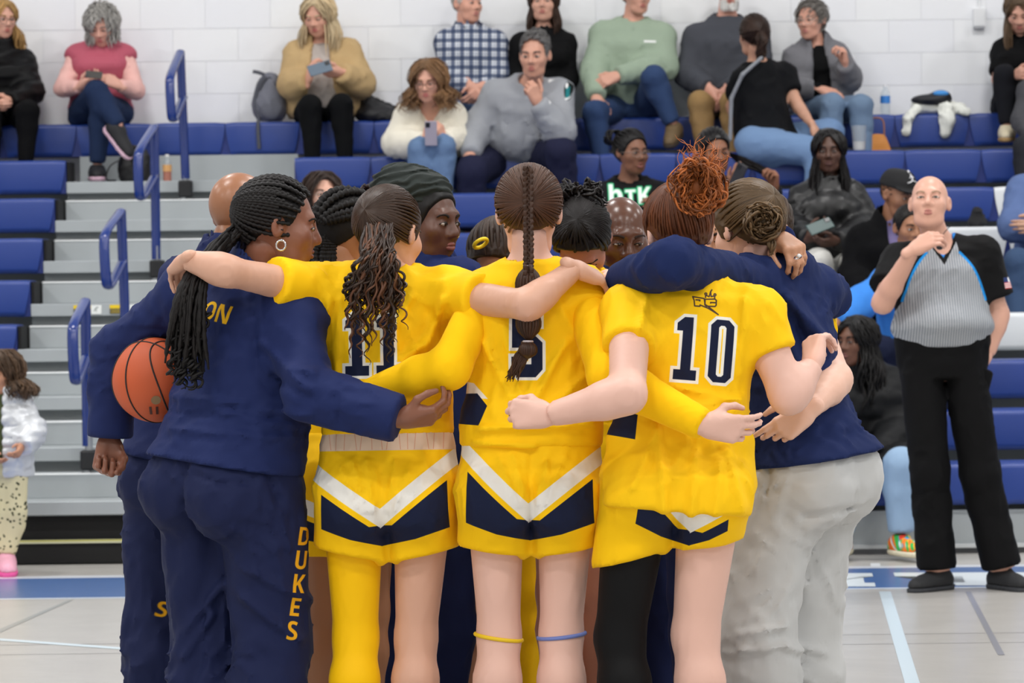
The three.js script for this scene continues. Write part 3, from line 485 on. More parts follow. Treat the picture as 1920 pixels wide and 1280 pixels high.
function person(s) {
  const D = s.D, P = (a) => W(a[0], a[1], D + (a[2] || 0)), b = { ...(s.man ? MAN : WOMAN), ...(s.far ? FAR : {}), ...s.b }, f = s.f ?? 1, pn = people++;
  const C = P(s.hd), mx = (s.sh[0][0] + s.sh[1][0]) / 2, sh = s.sh.map((q) => s.far && !s.keep ? P([mx + (q[0] - mx) * 0.93, q[1] + 7, q[2]]) : P(q)), el = s.el.map(P), wr = s.wr.map(P), hip = s.hip.map(P), kn = s.kn.map(P), an = s.an.map(P);
  const pel = s.pel ? P(s.pel) : add(mid(hip[0], hip[1]), [0, 0.03, 0]), N = s.nk ? P(s.nk) : add(mid(sh[0], sh[1]), [0, 0.05, 0]);
  const Y = nrm(sub(N, pel)), L = len(sub(N, pel)), Xs = nrm(sub(sh[1], sh[0])), Xh = s.xh ? nrm(s.xh) : nrm(sub(hip[1], hip[0])), sw = len(sub(sh[1], sh[0])) / 2;
  const perp = (v) => nrm(sub(v, mul(Y, dot(v, Y)))), E1 = perp(add(Xh, Xs)), E2 = crs(E1, Y), Fv = mul(E2, f), Fh = mul(crs(perp(Xh), Y), f), Fs = mul(crs(perp(Xs), Y), f);
  const st = s.st || [[-0.17, b.hip * 0.62, b.hd * 0.8, -f * 0.01], [-0.02, b.hip, b.hd, -f * 0.015], [0.16, (b.hip + b.waist) / 2 + 0.008, (b.hd + b.wd) / 2 + 0.004, 0], [0.4, b.waist, b.wd, f * 0.008], [0.72, b.chest, b.cd, f * 0.008], [0.9, Math.max(0.07, sw * 0.92), b.cd * 0.72, -f * 0.004], [1.0, 0.062, 0.056, -f * 0.01]];
  const extras = (e) => {
    const l = [];
    if (b.butt) for (const q of [-1, 1]) l.push([ell(add(pel, add(mul(perp(Xh), q * b.hip * 0.46), add(mul(Fh, -b.hd * 0.55), mul(Y, -0.055)))), [b.butt + e, b.butt + e + 0.004, b.butt * 0.95 + e]), 0.05]);
    if (b.bust) for (const q of [-1, 1]) l.push([ell(add(lerp(pel, N, 0.66), add(mul(perp(Xs), q * b.chest * 0.48), mul(Fs, b.cd * 0.72))), [b.bust + 0.012 + e, b.bust + e, b.bust + e]), 0.05]);
    if (b.belly) l.push([ell(add(lerp(pel, N, 0.3), mul(Fv, b.wd * 0.35)), [b.waist * 0.92 + e, 0.14 + e, b.belly + e]), 0.06]);
    return l;
  };
  const traps = (e) => [0, 1].map((i) => [cone(add(N, mul(Y, -0.02)), sh[i], 0.045 + e, b.ua * 0.98 + e), 0.045]);
  const rA = (i) => b.arm?.[i] || 1;
  function arm(i, e, a = 2, fl = 0, ee = 0) {
    const r0 = b.ua * rA(i) + e, r1 = b.elb * rA(i) + e + ee, r2 = b.wr + e + ee * 0.3;
    if (a <= 1) { const q = lerp(sh[i], el[i], a), dn = nrm(sub(el[i], sh[i])), c = cone(sh[i], add(q, mul(dn, 0.01)), r0, lerp(r0, r1, a) + fl), pl = plane(q, dn); return (x, y, z) => smax(c(x, y, z), pl(x, y, z), 0.01); }
    const up = cone(sh[i], el[i], r0, r1), q = lerp(el[i], wr[i], a - 1), dn = nrm(sub(wr[i], el[i])), m1 = lerp(el[i], wr[i], 0.28), lo1 = cone(el[i], m1, r1, r1 * 1.04), lo2 = cone(m1, add(q, mul(dn, 0.008)), r1 * 1.04, lerp(r1, r2, a - 1) + fl), pl = plane(q, dn);
    return (x, y, z) => smin(up(x, y, z), smax(smin(lo1(x, y, z), lo2(x, y, z), 0.02), pl(x, y, z), 0.01), 0.03);
  }
  function leg(i, e, a = 2, fl = 0, ee = 0, bump = 1) {
    const t = b.leg?.[i] || 1, r0 = b.th * t + e, r1 = b.kn * t + e + ee, r2 = b.an + e + ee * 0.6, calf = b.cf * t + e + ee;
    if (a <= 1) { const q = lerp(hip[i], kn[i], a), dn = s.hemN ? nrm(s.hemN[i]) : nrm(sub(kn[i], hip[i])), c = cone(hip[i], add(q, mul(nrm(sub(kn[i], hip[i])), 0.06)), r0, lerp(r0, r1, a) + fl), pl = plane(q, dn); return (x, y, z) => smax(c(x, y, z), pl(x, y, z), 0.01); }
    const up = cone(hip[i], kn[i], r0, r1), q = lerp(kn[i], an[i], a - 1), dn = nrm(sub(an[i], kn[i])), back = mul(Fv, -0.018 * bump), m1 = add(lerp(kn[i], an[i], 0.3), back), lo1 = cone(kn[i], m1, r1 * 0.97, calf), lo2 = cone(m1, add(q, mul(dn, 0.006)), calf, lerp(calf, r2, clamp((a - 1.3) / 0.7, 0, 1)) + fl), pl = plane(q, dn);
    return (x, y, z) => smin(up(x, y, z), Math.max(smin(lo1(x, y, z), lo2(x, y, z), 0.03), pl(x, y, z)), 0.03);
  }
  const M = headMatrix(C, s.h || {}), loc = (p) => { const v = V(...p).applyMatrix4(M); return [v.x, v.y, v.z]; };
  const foot = [0, 1].map((i) => { const d = s.toe ? nrm(s.toe[i]) : nrm([Fv[0] + (i ? 0.15 : -0.15) * 1, s.far ? -0.05 : 0, Fv[2]]); const uv = nrm(sub([0, 1, 0], mul(d, d[1]))); return { d, h: add(an[i], add(mul(uv, -0.048), mul(d, -0.03))), t: add(an[i], add(mul(uv, -0.056), mul(d, 0.13))) }; });
  const trunk = (e) => loft(pel, Y, L, Xh, Xs, st, e);
  const bodyF = U([trunk(0), ...extras(-0.014), ...traps(0), [cone(add(N, mul(Y, -0.04)), loc([0, -0.06, -0.022]), b.nk * 1.1, b.nk), 0.03], [arm(0, 0), 0.04], [arm(1, 0), 0.04], [leg(0, 0), 0.02], [leg(1, 0), 0.02], ...foot.map((q) => [cone(q.h, q.t, 0.034, 0.028), 0.03])], 0.03);
  const all = [C, N, pel, ...sh, ...el, ...wr, ...hip, ...kn, ...an, ...foot.map((q) => q.t)], base = [mid(an[0], an[1])[0], Math.min(an[0][1], an[1][1]) - 0.09, mid(an[0], an[1])[2]];
  const g = group(s.name || 'person', s.label, s.cat || 'person', base, s.group);
  const [lo, hi] = bounds(all, 0.2), parts = [netGeo(bodyF, lo, hi, b.cellB)];
  parts.push(headGeo(s.h || {}, b.cellH).applyMatrix4(M));
  const hands = s.hand || [];
  for (const i of [0, 1]) {
    const h = hands[i]; if (h === null) continue;
    const dn = nrm(sub(wr[i], el[i])), o = h || {};
    parts.push(handGeo(o.w ? P(o.w) : wr[i], o.d || dn, o.p || [i ? -1 : 1, 0, 0.2], o.r || f * (i ? -1 : 1), o.c || [0.3, 0.35, 0.4, 0.45, 0.5], b.hs * (o.s || 1), s.far ? 0.0063 : 0.0046, o.splay || 0));
  }
  const body = mesh('body', mergeGeometries(parts.map((q) => { for (const k of Object.keys(q.attributes)) if (!['position', 'normal', 'uv'].includes(k)) q.deleteAttribute(k); return q; })), mat(s.skin, { roughness: s.gloss || 0.5, sheen: 0.05, sheenColor: 0xffffff, sheenRoughness: 0.5 }), g);
  face(g, M, { white: lum(s.skin) < 0.16 ? '#8f837b' : '#c4bab2', ...s.h }, s.hairColor);
  const H = new Hair(s, M); REC = s.rec || 0; if (s.hair) s.hair(H, { g, loc, P, C, sh, N, W: (x, y, z = 0) => P([x, y, z]), L: (x, y, z = 0) => H.local(P([x, y, z])) });
  H.done(g, s.hairColor || '#2a1d16', 'hair', s.hairRough || 0.5);
  const frT = { O: N, X: E1, Y, Z: E2 }, turn = (fr, a) => a ? { ...fr, X: add(mul(E1, Math.cos(a)), mul(E2, -Math.sin(a))), Z: add(mul(E2, Math.cos(a)), mul(E1, Math.sin(a))) } : fr, frB = { O: pel, X: E1, Y, Z: E2 };
  for (const w of s.wear || []) {
    const e = w.e ?? 0.012, fn = [], cell = w.cell || b.cell; let F;
    if (w.kind === 'top') {
      const t = trunk(e + (w.loose || 0)), hp = plane(add(pel, mul(Y, w.hem * L)), w.hemN ? nrm(w.hemN) : mul(Y, -1)), ex = extras(e);
      const hemR = w.flare || 0, rib = w.rib || 0;
      const tr = U([t, ...ex.filter(() => w.hem < 0.05 || true)], 0.03), hv = w.hem * L, o3 = pel;
      const trc = (x, y, z) => { const v = (x - o3[0]) * Y[0] + (y - o3[1]) * Y[1] + (z - o3[2]) * Y[2] - hv, q = hemR * Math.exp(-Math.max(0, v) / 0.1) - rib * (v < 0.055 ? 1 : Math.max(0, 1 - (v - 0.055) / 0.03)) + (w.blouse || 0) * Math.exp(-(((v - 0.1) / 0.05) ** 2)); return smax(tr(x, y, z) - q, hp(x, y, z), 0.012); };
      fn.push(trc, ...traps(e)); if (w.hood) fn.push([cone(add(add(N, mul(Fv, -0.05)), mul(E1, -0.06)), add(add(N, mul(Fv, -0.05)), mul(E1, 0.06)), 0.045, 0.045), 0.03], [cone(add(add(N, mul(Fv, 0.02)), mul(E1, -0.085)), add(N, add(mul(Fv, -0.06), mul(Y, 0.02))), 0.03, 0.04), 0.03], [cone(add(add(N, mul(Fv, 0.02)), mul(E1, 0.085)), add(N, add(mul(Fv, -0.06), mul(Y, 0.02))), 0.03, 0.04), 0.03]);
      if (w.collar) fn.push([cone(add(N, mul(Y, -0.01)), lerp(N, loc([0, -0.07, -0.02]), w.collar), b.nk + e + 0.022, b.nk + e + 0.016), 0.02]);
      const sl = w.sl || [2, 2]; for (const i of [0, 1]) if (sl[i]) fn.push([arm(i, e + (w.slE || 0), sl[i], w.slf || 0, w.elE || 0), w.k || 0.045]);
      for (const q of w.add || []) fn.push(q);
      F = U(fn, 0.03);
      const nr = w.neckR ?? b.nk + 0.012, nc = w.vneck ? U([cone(N, loc([0, -0.05, -0.02]), nr, nr), cone(add(N, mul(Fs, 0.1)), add(add(N, mul(Fs, 0.13)), mul(Y, -w.vneck)), 0.062, 0.008)], 0.02) : cone(add(N, mul(Y, w.neckY ?? 0.0)), add(loc([0, -0.06, -0.01]), mul(Y, 0.02)), nr, nr + 0.02);
      const F0 = F; F = (x, y, z) => Math.max(F0(x, y, z), -nc(x, y, z));
    } else if (w.kind === 'bottom') {
      const t = trunk(e), wp = plane(add(pel, mul(Y, w.waist * L)), Y), tr = (x, y, z) => Math.max(t(x, y, z), wp(x, y, z)); fn.push(tr, ...extras(e).slice(0, b.butt ? 2 : 0));
      for (const i of [0, 1]) if (w.lg[i]) fn.push([leg(i, e + (w.lgE || 0), w.lg[i], w.lgf || 0, w.knE || 0, w.bump ?? 1), w.k || (s.far ? 0.025 : 0.05)]);
      F = U(fn, 0.03);
      if (w.split) { const c0 = F; const o = add(pel, mul(Y, -w.split)), Xq = perp(Xh); F = (x, y, z) => { const dx = (x - o[0]) * Xq[0] + (y - o[1]) * Xq[1] + (z - o[2]) * Xq[2], dy = (x - o[0]) * Y[0] + (y - o[1]) * Y[1] + (z - o[2]) * Y[2]; return c0(x, y, z) + 0.013 * Math.exp(-((dx / 0.014) ** 2)) * sstep(0.1, -0.03, dy); }; }
    } else if (w.kind === 'legsleeve') { F = leg(w.i, e, 2, 0, 0); const a = plane(lerp(hip[w.i], kn[w.i], w.from), nrm(sub(hip[w.i], kn[w.i]))), c0 = F; F = (x, y, z) => Math.max(c0(x, y, z), a(x, y, z)); }
    else if (w.kind === 'armsleeve') { F = arm(w.i, e, w.to || 2, w.slf || 0, w.elE || 0); }
    else if (w.kind === 'field') F = w.f({ pel, N, Y, E1, E2, Fv, sh, el, wr, hip, kn, an, L, trunk, arm, leg, loc, extras, traps, P });
    for (const c of w.cut || []) { const F1 = F, q = typeof c === 'function' && c.length === 1 ? c({ pel, N, Y, E1, E2, Fv, sh, el, L, P, loc }) : c; F = (x, y, z) => Math.max(F1(x, y, z), -q(x, y, z)); }
    if (w.fold) { const F1 = F, fl = w.fold.map(([x0, y0, x1, y1, amp, wd]) => { const p = P([x0, y0]), q = P([x1, y1]), dx = q[0] - p[0], dy = q[1] - p[1], l2 = dx * dx + dy * dy; return (x, y) => { let t = ((x - p[0]) * dx + (y - p[1]) * dy) / l2; const fade = t < 0 ? Math.exp(-((t * 3) ** 2)) : t > 1 ? Math.exp(-(((t - 1) * 3) ** 2)) : 1; t = clamp(t, 0, 1); const ex = x - p[0] - dx * t, ey = y - p[1] - dy * t; return amp * (amp > 0 ? 1.45 : 1.1) * fade * Math.exp(-(ex * ex + ey * ey) / (wd * wd * 0.66)); }; }); F = (x, y, z) => { let d = F1(x, y, z); if (Math.abs(d) < 0.1) for (const q of fl) d -= q(x, y); return d; }; }
    if (w.wr) {
      const cr = crease(w.wr[0], w.wr[1], w.wr[2], w.wr[3], pn * 3.7), F1 = F, ends = [], hemO = w.kind === 'top' ? add(pel, mul(Y, w.hem * L)) : w.kind === 'bottom' ? add(pel, mul(Y, w.waist * L)) : null, hd = hemO ? dot(hemO, Y) : 0;
      if (w.kind === 'top') [0, 1].forEach((i) => { const a = (w.sl || [2, 2])[i]; if (a) ends.push(a <= 1 ? lerp(sh[i], el[i], a) : lerp(el[i], wr[i], a - 1)); });
      if (w.kind === 'bottom') [0, 1].forEach((i) => { const a = w.lg[i]; if (a) ends.push(a <= 1 ? lerp(hip[i], kn[i], a) : lerp(kn[i], an[i], a - 1)); });
      const er = w.kind === 'bottom' ? 0.13 : 0.09;                        // hems and cuffs stay straight
      F = (x, y, z) => { const d = F1(x, y, z); if (Math.abs(d) > 0.12) return d; let m = hemO ? sstep(0.006, 0.05, Math.abs(x * Y[0] + y * Y[1] + z * Y[2] - hd)) : 1; for (const q of ends) m *= sstep(er * 0.75, er * 1.3, Math.hypot(x - q[0], y - q[1], z - q[2])); return d - m * cr(x, y, z); };
    }
    if (w.puff) { const F1 = F, [step, amp] = w.puff; F = (x, y, z) => { const d = F1(x, y, z); return Math.abs(d) < 0.12 ? d - amp * Math.sqrt(Math.abs(Math.sin(((y - N[1]) + 0.012 * noise3(x * 6, y * 6, z * 6)) * Math.PI / step))) + amp * 0.6 : d; }; }
    let geo = netGeo(F, lo, hi, cell), m;
    if (w.print) { geo = planarUV(geo, turn(w.kind === 'bottom' || w.orgPel ? frB : frT, w.print.turn), w.print); m = new THREE.MeshPhysicalMaterial({ map: printTex({ color: w.color, ...w.print }), roughness: w.rough || 0.75, specularIntensity: 0.4, side: THREE.DoubleSide, sheen: w.sheen ?? 0.05, sheenColor: 0xffffff, sheenRoughness: 0.6, clearcoat: w.coat || 0, clearcoatRoughness: 0.4 }); }
    else m = mat(w.color, { roughness: w.rough || 0.85, specularIntensity: w.coat ? 1 : 0.35, sheen: w.sheen ?? (dark(w.color) ? 0 : 0.08), sheenColor: 0xffffff, sheenRoughness: 0.6, clearcoat: w.coat || 0, clearcoatRoughness: 0.4, metalness: w.metal || 0 });
    const o = mesh(w.name, geo, m, g); if (w.label) o.userData.label = w.label;
  }
  for (const i of [0, 1]) if (s.shoe !== null) {
    const c = s.shoe || {}, q = foot[i], uv = nrm(sub([0, 1, 0], mul(q.d, q.d[1]))), h0 = add(an[i], add(mul(uv, -0.046), mul(q.d, -0.03))), t0 = add(an[i], add(mul(uv, -0.056), mul(q.d, 0.15))), hv = (x, y, z) => (x - an[i][0]) * uv[0] + (y - an[i][1]) * uv[1] + (z - an[i][2]) * uv[2];
    const up = U([cone(add(h0, mul(uv, 0.01)), t0, 0.044, 0.037), [cone(an[i], h0, 0.04, 0.042), 0.03], [cone(h0, add(t0, mul(q.d, -0.05)), 0.047, 0.041), 0.03]], 0.03);
    const A = bounds([an[i], h0, t0], 0.09), Fu = (x, y, z) => { const v = hv(x, y, z); return Math.max(up(x, y, z), -0.066 - v, v - 0.012); }, sole = (x, y, z) => { const v = hv(x, y, z); return Math.max(up(x + uv[0] * 0.012, y + uv[1] * 0.012, z + uv[2] * 0.012) - 0.006, v + 0.062, -0.09 - v); };
    const so = mesh('shoe', shoeUV(netGeo(Fu, A[0], A[1], s.far || s.man ? 0.0125 : 0.02), A[0]), c.m || mat(c.color || '#222326', { roughness: 0.7 }), g); mesh('sole', netGeo(sole, A[0], A[1], s.far || s.man ? 0.0135 : 0.02), mat(c.sole || '#e8e8e6', { roughness: 0.7 }), so);
  }
  return { g, M, loc, P, C, sh, el, wr, hip, kn, an, N, pel, Y, E1, E2, Fv, L, body };
}

// an open jacket front: a gap of given half widths at neck and hem, cut out of the front only
const openFront = (w0, w1, off = 0) => (o) => (x, y, z) => { const r = [x - o.N[0], y - o.N[1], z - o.N[2]], t = clamp(-dot(r, o.Y) / o.L, -0.2, 1.2); return Math.max(Math.abs(dot(r, o.E1) - off) - lerp(w0, w1, t), 0.02 - dot(r, o.Fv)) + 0.004 * noise3(x * 14, y * 5, z * 14); };
// ---------------------------------------------------------------- the huddle
const YEL = '#ffca0c', NAVY = '#1b2755', DNAVY = '#171f43';
const huddleG = undefined;
// block numerals with slab feet, drawn in metres
function digit(c, ch, x, y, w, h) {
  const t = w * 0.34, k = w * 0.24; c.beginPath();
  if (ch === '1') { const q = [[0.36, 0], [0.72, 0], [0.72, 0.84], [0.98, 0.84], [0.98, 1], [0.02, 1], [0.02, 0.84], [0.3, 0.84], [0.3, 0.22], [0.06, 0.22], [0.06, 0.1]]; q.forEach(([a, b], i) => i ? c.lineTo(x + a * w, y + b * h) : c.moveTo(x + a * w, y + b * h)); c.closePath(); }
  if (ch === '0') { for (const [m, rev] of [[0, 0], [t, 1]]) { const kk = rev ? k * 0.35 : k, q = [[m + kk, m * 0.72], [w - m - kk, m * 0.72], [w - m, m * 0.72 + kk], [w - m, h - m * 0.72 - kk], [w - m - kk, h - m * 0.72], [m + kk, h - m * 0.72], [m, h - m * 0.72 - kk], [m, m * 0.72 + kk]]; if (rev) q.reverse(); q.forEach(([a, b], i) => i ? c.lineTo(x + a, y + b) : c.moveTo(x + a, y + b)); c.closePath(); } }
  if (ch === '5') { const q = [[0.02, 0], [0.94, 0], [0.94, 0.2], [0.34, 0.2], [0.34, 0.36], [0.78, 0.36], [1, 0.46], [1, 0.88], [0.78, 1], [0.22, 1], [0, 0.88], [0, 0.68], [0.36, 0.68], [0.36, 0.8], [0.64, 0.8], [0.64, 0.54], [0.02, 0.54]]; q.forEach(([a, b], i) => i ? c.lineTo(x + a * w, y + b * h) : c.moveTo(x + a * w, y + b * h)); c.closePath(); }
  c.lineJoin = 'miter'; c.strokeStyle = '#f1efe6'; c.lineWidth = 0.017; c.stroke(); c.fillStyle = '#141c38'; c.fill();
}
const jerseyNumber = (txt, y, x0 = 0, w = 0.062, h = 0.165, gap = 0.024) => (c, side) => { if (side) return; const tot = txt.length * w + (txt.length - 1) * gap; [...txt].forEach((ch, i) => digit(c, ch, x0 - tot / 2 + i * (w + gap), y, w, h)); };
// the shorts' print: navy side panels under a white chevron
function shortsPrint(vx, vy, edgeL, topL, edgeR, topR, hemY) {
  return (c) => {
    for (const [q, edge, top] of [[-1, edgeL, topL], [1, edgeR, topR]]) {
      const m = (vy - top) / edge, E = edge + 0.12, P = (col, pts) => { c.fillStyle = col; c.beginPath(); pts.forEach(([a, b], i) => i ? c.lineTo(vx + q * a, b) : c.moveTo(vx + q * a, b)); c.fill(); }, y = (a, o) => vy - m * a + o;
      P('#141c38', [[-0.002, y(0, 0.02)], [E, y(E, 0.045)], [E, hemY - 0.06], [edge, hemY - 0.065], [edge * 0.5, hemY - 0.035], [-0.002, hemY - 0.016]]);
      P(YEL, [[edge - 0.008, y(edge, 0)], [E, y(E, 0)], [E, hemY + 0.1], [edge + 0.004, hemY + 0.1]]);
      P('#ece9e2', [[-0.002, y(0, -0.026)], [E, y(E, -0.026)], [E, y(E, 0.026)], [-0.002, y(0, 0.026)]]);
      P(YEL, [[0.008, y(0.008, 0.024)], [E, y(E, 0.024)], [E, y(E, 0.046)], [0.03, y(0.03, 0.042)]]);
    }
  };
}

const SKIN1 = '#d2a28a', SKIN2 = '#c48f70', SKIN3 = '#e0b4a4', BROWN = '#6b4432', DBROWN = '#4a2e22', MBROWN = '#9a6749';
const NAVYWEAR = { color: NAVY, rough: 0.8, wr: [9, 14, 9, 0.006], e: 0.022 };
// --- player 11
const p11 = person({
  label: 'player in yellow number 11 jersey with long curly ponytail and one yellow leg sleeve', D: 10.1, f: -1, skin: SKIN1,
  hemN: [[-0.2, -1, 0], [0.2, -1, 0]], hd: [730, 440, 0.02], h: { yaw: 148, pitch: 12, s: 1.0 }, nk: [722, 508, 0.03],
  sh: [[598, 545, 0.02], [842, 553, 0.0]], el: [[425, 508, -0.2], [990, 572, -0.28]], wr: [[350, 487, -0.14], [1080, 502, -0.2]],
  hip: [[662, 925], [794, 925]], kn: [[667, 1195, 0.02], [780, 1195, 0.03]], an: [[662, 1462], [778, 1462]], pel: [728, 905],
  hand: [{ d: [-0.3, -0.3, -0.9], p: [0.3, -0.9, 0.2], c: [0.3, 0.4, 0.4, 0.4, 0.4] }, { d: [0.75, -0.35, -0.55], p: [-0.3, -0.8, -0.3], c: [0.2, 0.3, 0.3, 0.3, 0.3] }],
  b: { ua: 0.052, elb: 0.039, wr: 0.028, hip: 0.172, waist: 0.148, chest: 0.158, th: 0.083, kn: 0.055, cf: 0.06, cellB: 0.015, butt: 0.088 },
  hairColor: '#3b2b22', hairRough: 0.4, hair: (H, o) => {
    H.cap(0.008, 0, 0.002); H.to([0.02, 0.12, -1], 300, 0.003, 0.011);
    // ringlets hanging from the tie
    for (let k = 0; k < 100; k++) {
      const x0 = 706 + rr(-22, 30), x1 = 706 + rr(-58, 52), y1 = lerp(575, 720, rnd() * rnd()) - Math.abs(x1 - 706) * 0.6, t = rr(0.5, 1), tone = rnd() < 0.35 ? [2.6, 1.9, 1.4] : rr(0.5, 1.1);
      H.lock([o.L(x0, 425 + rr(-8, 14), -0.1), o.L(lerp(x0, x1, 0.45) + rr(-6, 6), 490, -0.19 - rr(0, 0.03)), o.L(x1, lerp(490, y1, 0.6), -0.16 - rr(0, 0.05)), o.L(x1 + rr(-8, 8), y1, -0.16 - rr(0, 0.04))], rr(0.0026, 0.0046), rr(0.003, 0.0095), (y1 - 430) / rr(26, 44), tone, 5, 48);
    }
  },
  wear: [
    { name: 'jersey', kind: 'top', color: YEL, e: 0.012, sl: [0.5, 0.44], slf: 0.006, slE: 0.006, hem: 0.225, loose: 0.006, blouse: 0.012, wr: [12, 4, 12, 0.008], cell: 0.0092, fold: [[800, 640, 640, 770, 0.014, 0.016], [790, 690, 660, 790, 0.012, 0.014], [770, 560, 700, 700, 0.008, 0.014], [620, 560, 600, 680, 0.01, 0.014], [640, 560, 630, 720, 0.008, 0.012], [830, 560, 800, 660, 0.012, 0.014]], neckR: 0.062, print: { res: 1024, span: 1, top: 0.1, draw: jerseyNumber('11', 0.12, -0.03, 0.068, 0.165, 0.018) } },
    { name: 'shorts', kind: 'bottom', color: YEL, e: 0.014, lg: [0.42, 0.42], lgE: 0.004, lgf: 0.026, waist: 0.245, cell: 0.009, fold: [[716, 870, 716, 1000, -0.006, 0.009], [690, 855, 706, 950, 0.006, 0.007], [664, 858, 694, 952, 0.006, 0.007], [642, 868, 680, 950, 0.005, 0.007], [744, 855, 728, 948, 0.006, 0.007], [772, 862, 742, 952, 0.006, 0.007], [800, 880, 760, 955, 0.005, 0.007]], wr: [16, 4, 16, 0.006], split: 0.012, print: { res: 1024, span: 0.8, top: 0.35, draw: (c, side) => { shortsPrint(-0.015, 0.095, 0.165, -0.02, 0.185, -0.055, 0.185)(c); c.fillStyle = '#e8cdb6'; c.fillRect(-0.4, -0.35, 0.8, 0.262); c.strokeStyle = 'rgba(206,120,90,0.5)'; c.lineWidth = 0.002; for (let k = 0; k < 26; k++) { const x = -0.3 + k * 0.024; c.beginPath(); c.moveTo(x, -0.15); c.lineTo(x + 0.008 * Math.sin(k * 2.3), -0.09); c.stroke(); }; } } },
    { name: 'leg_sleeve', kind: 'legsleeve', i: 0, from: 0.1, color: '#fbc409', e: 0.004, rough: 0.6 },
  ],
});
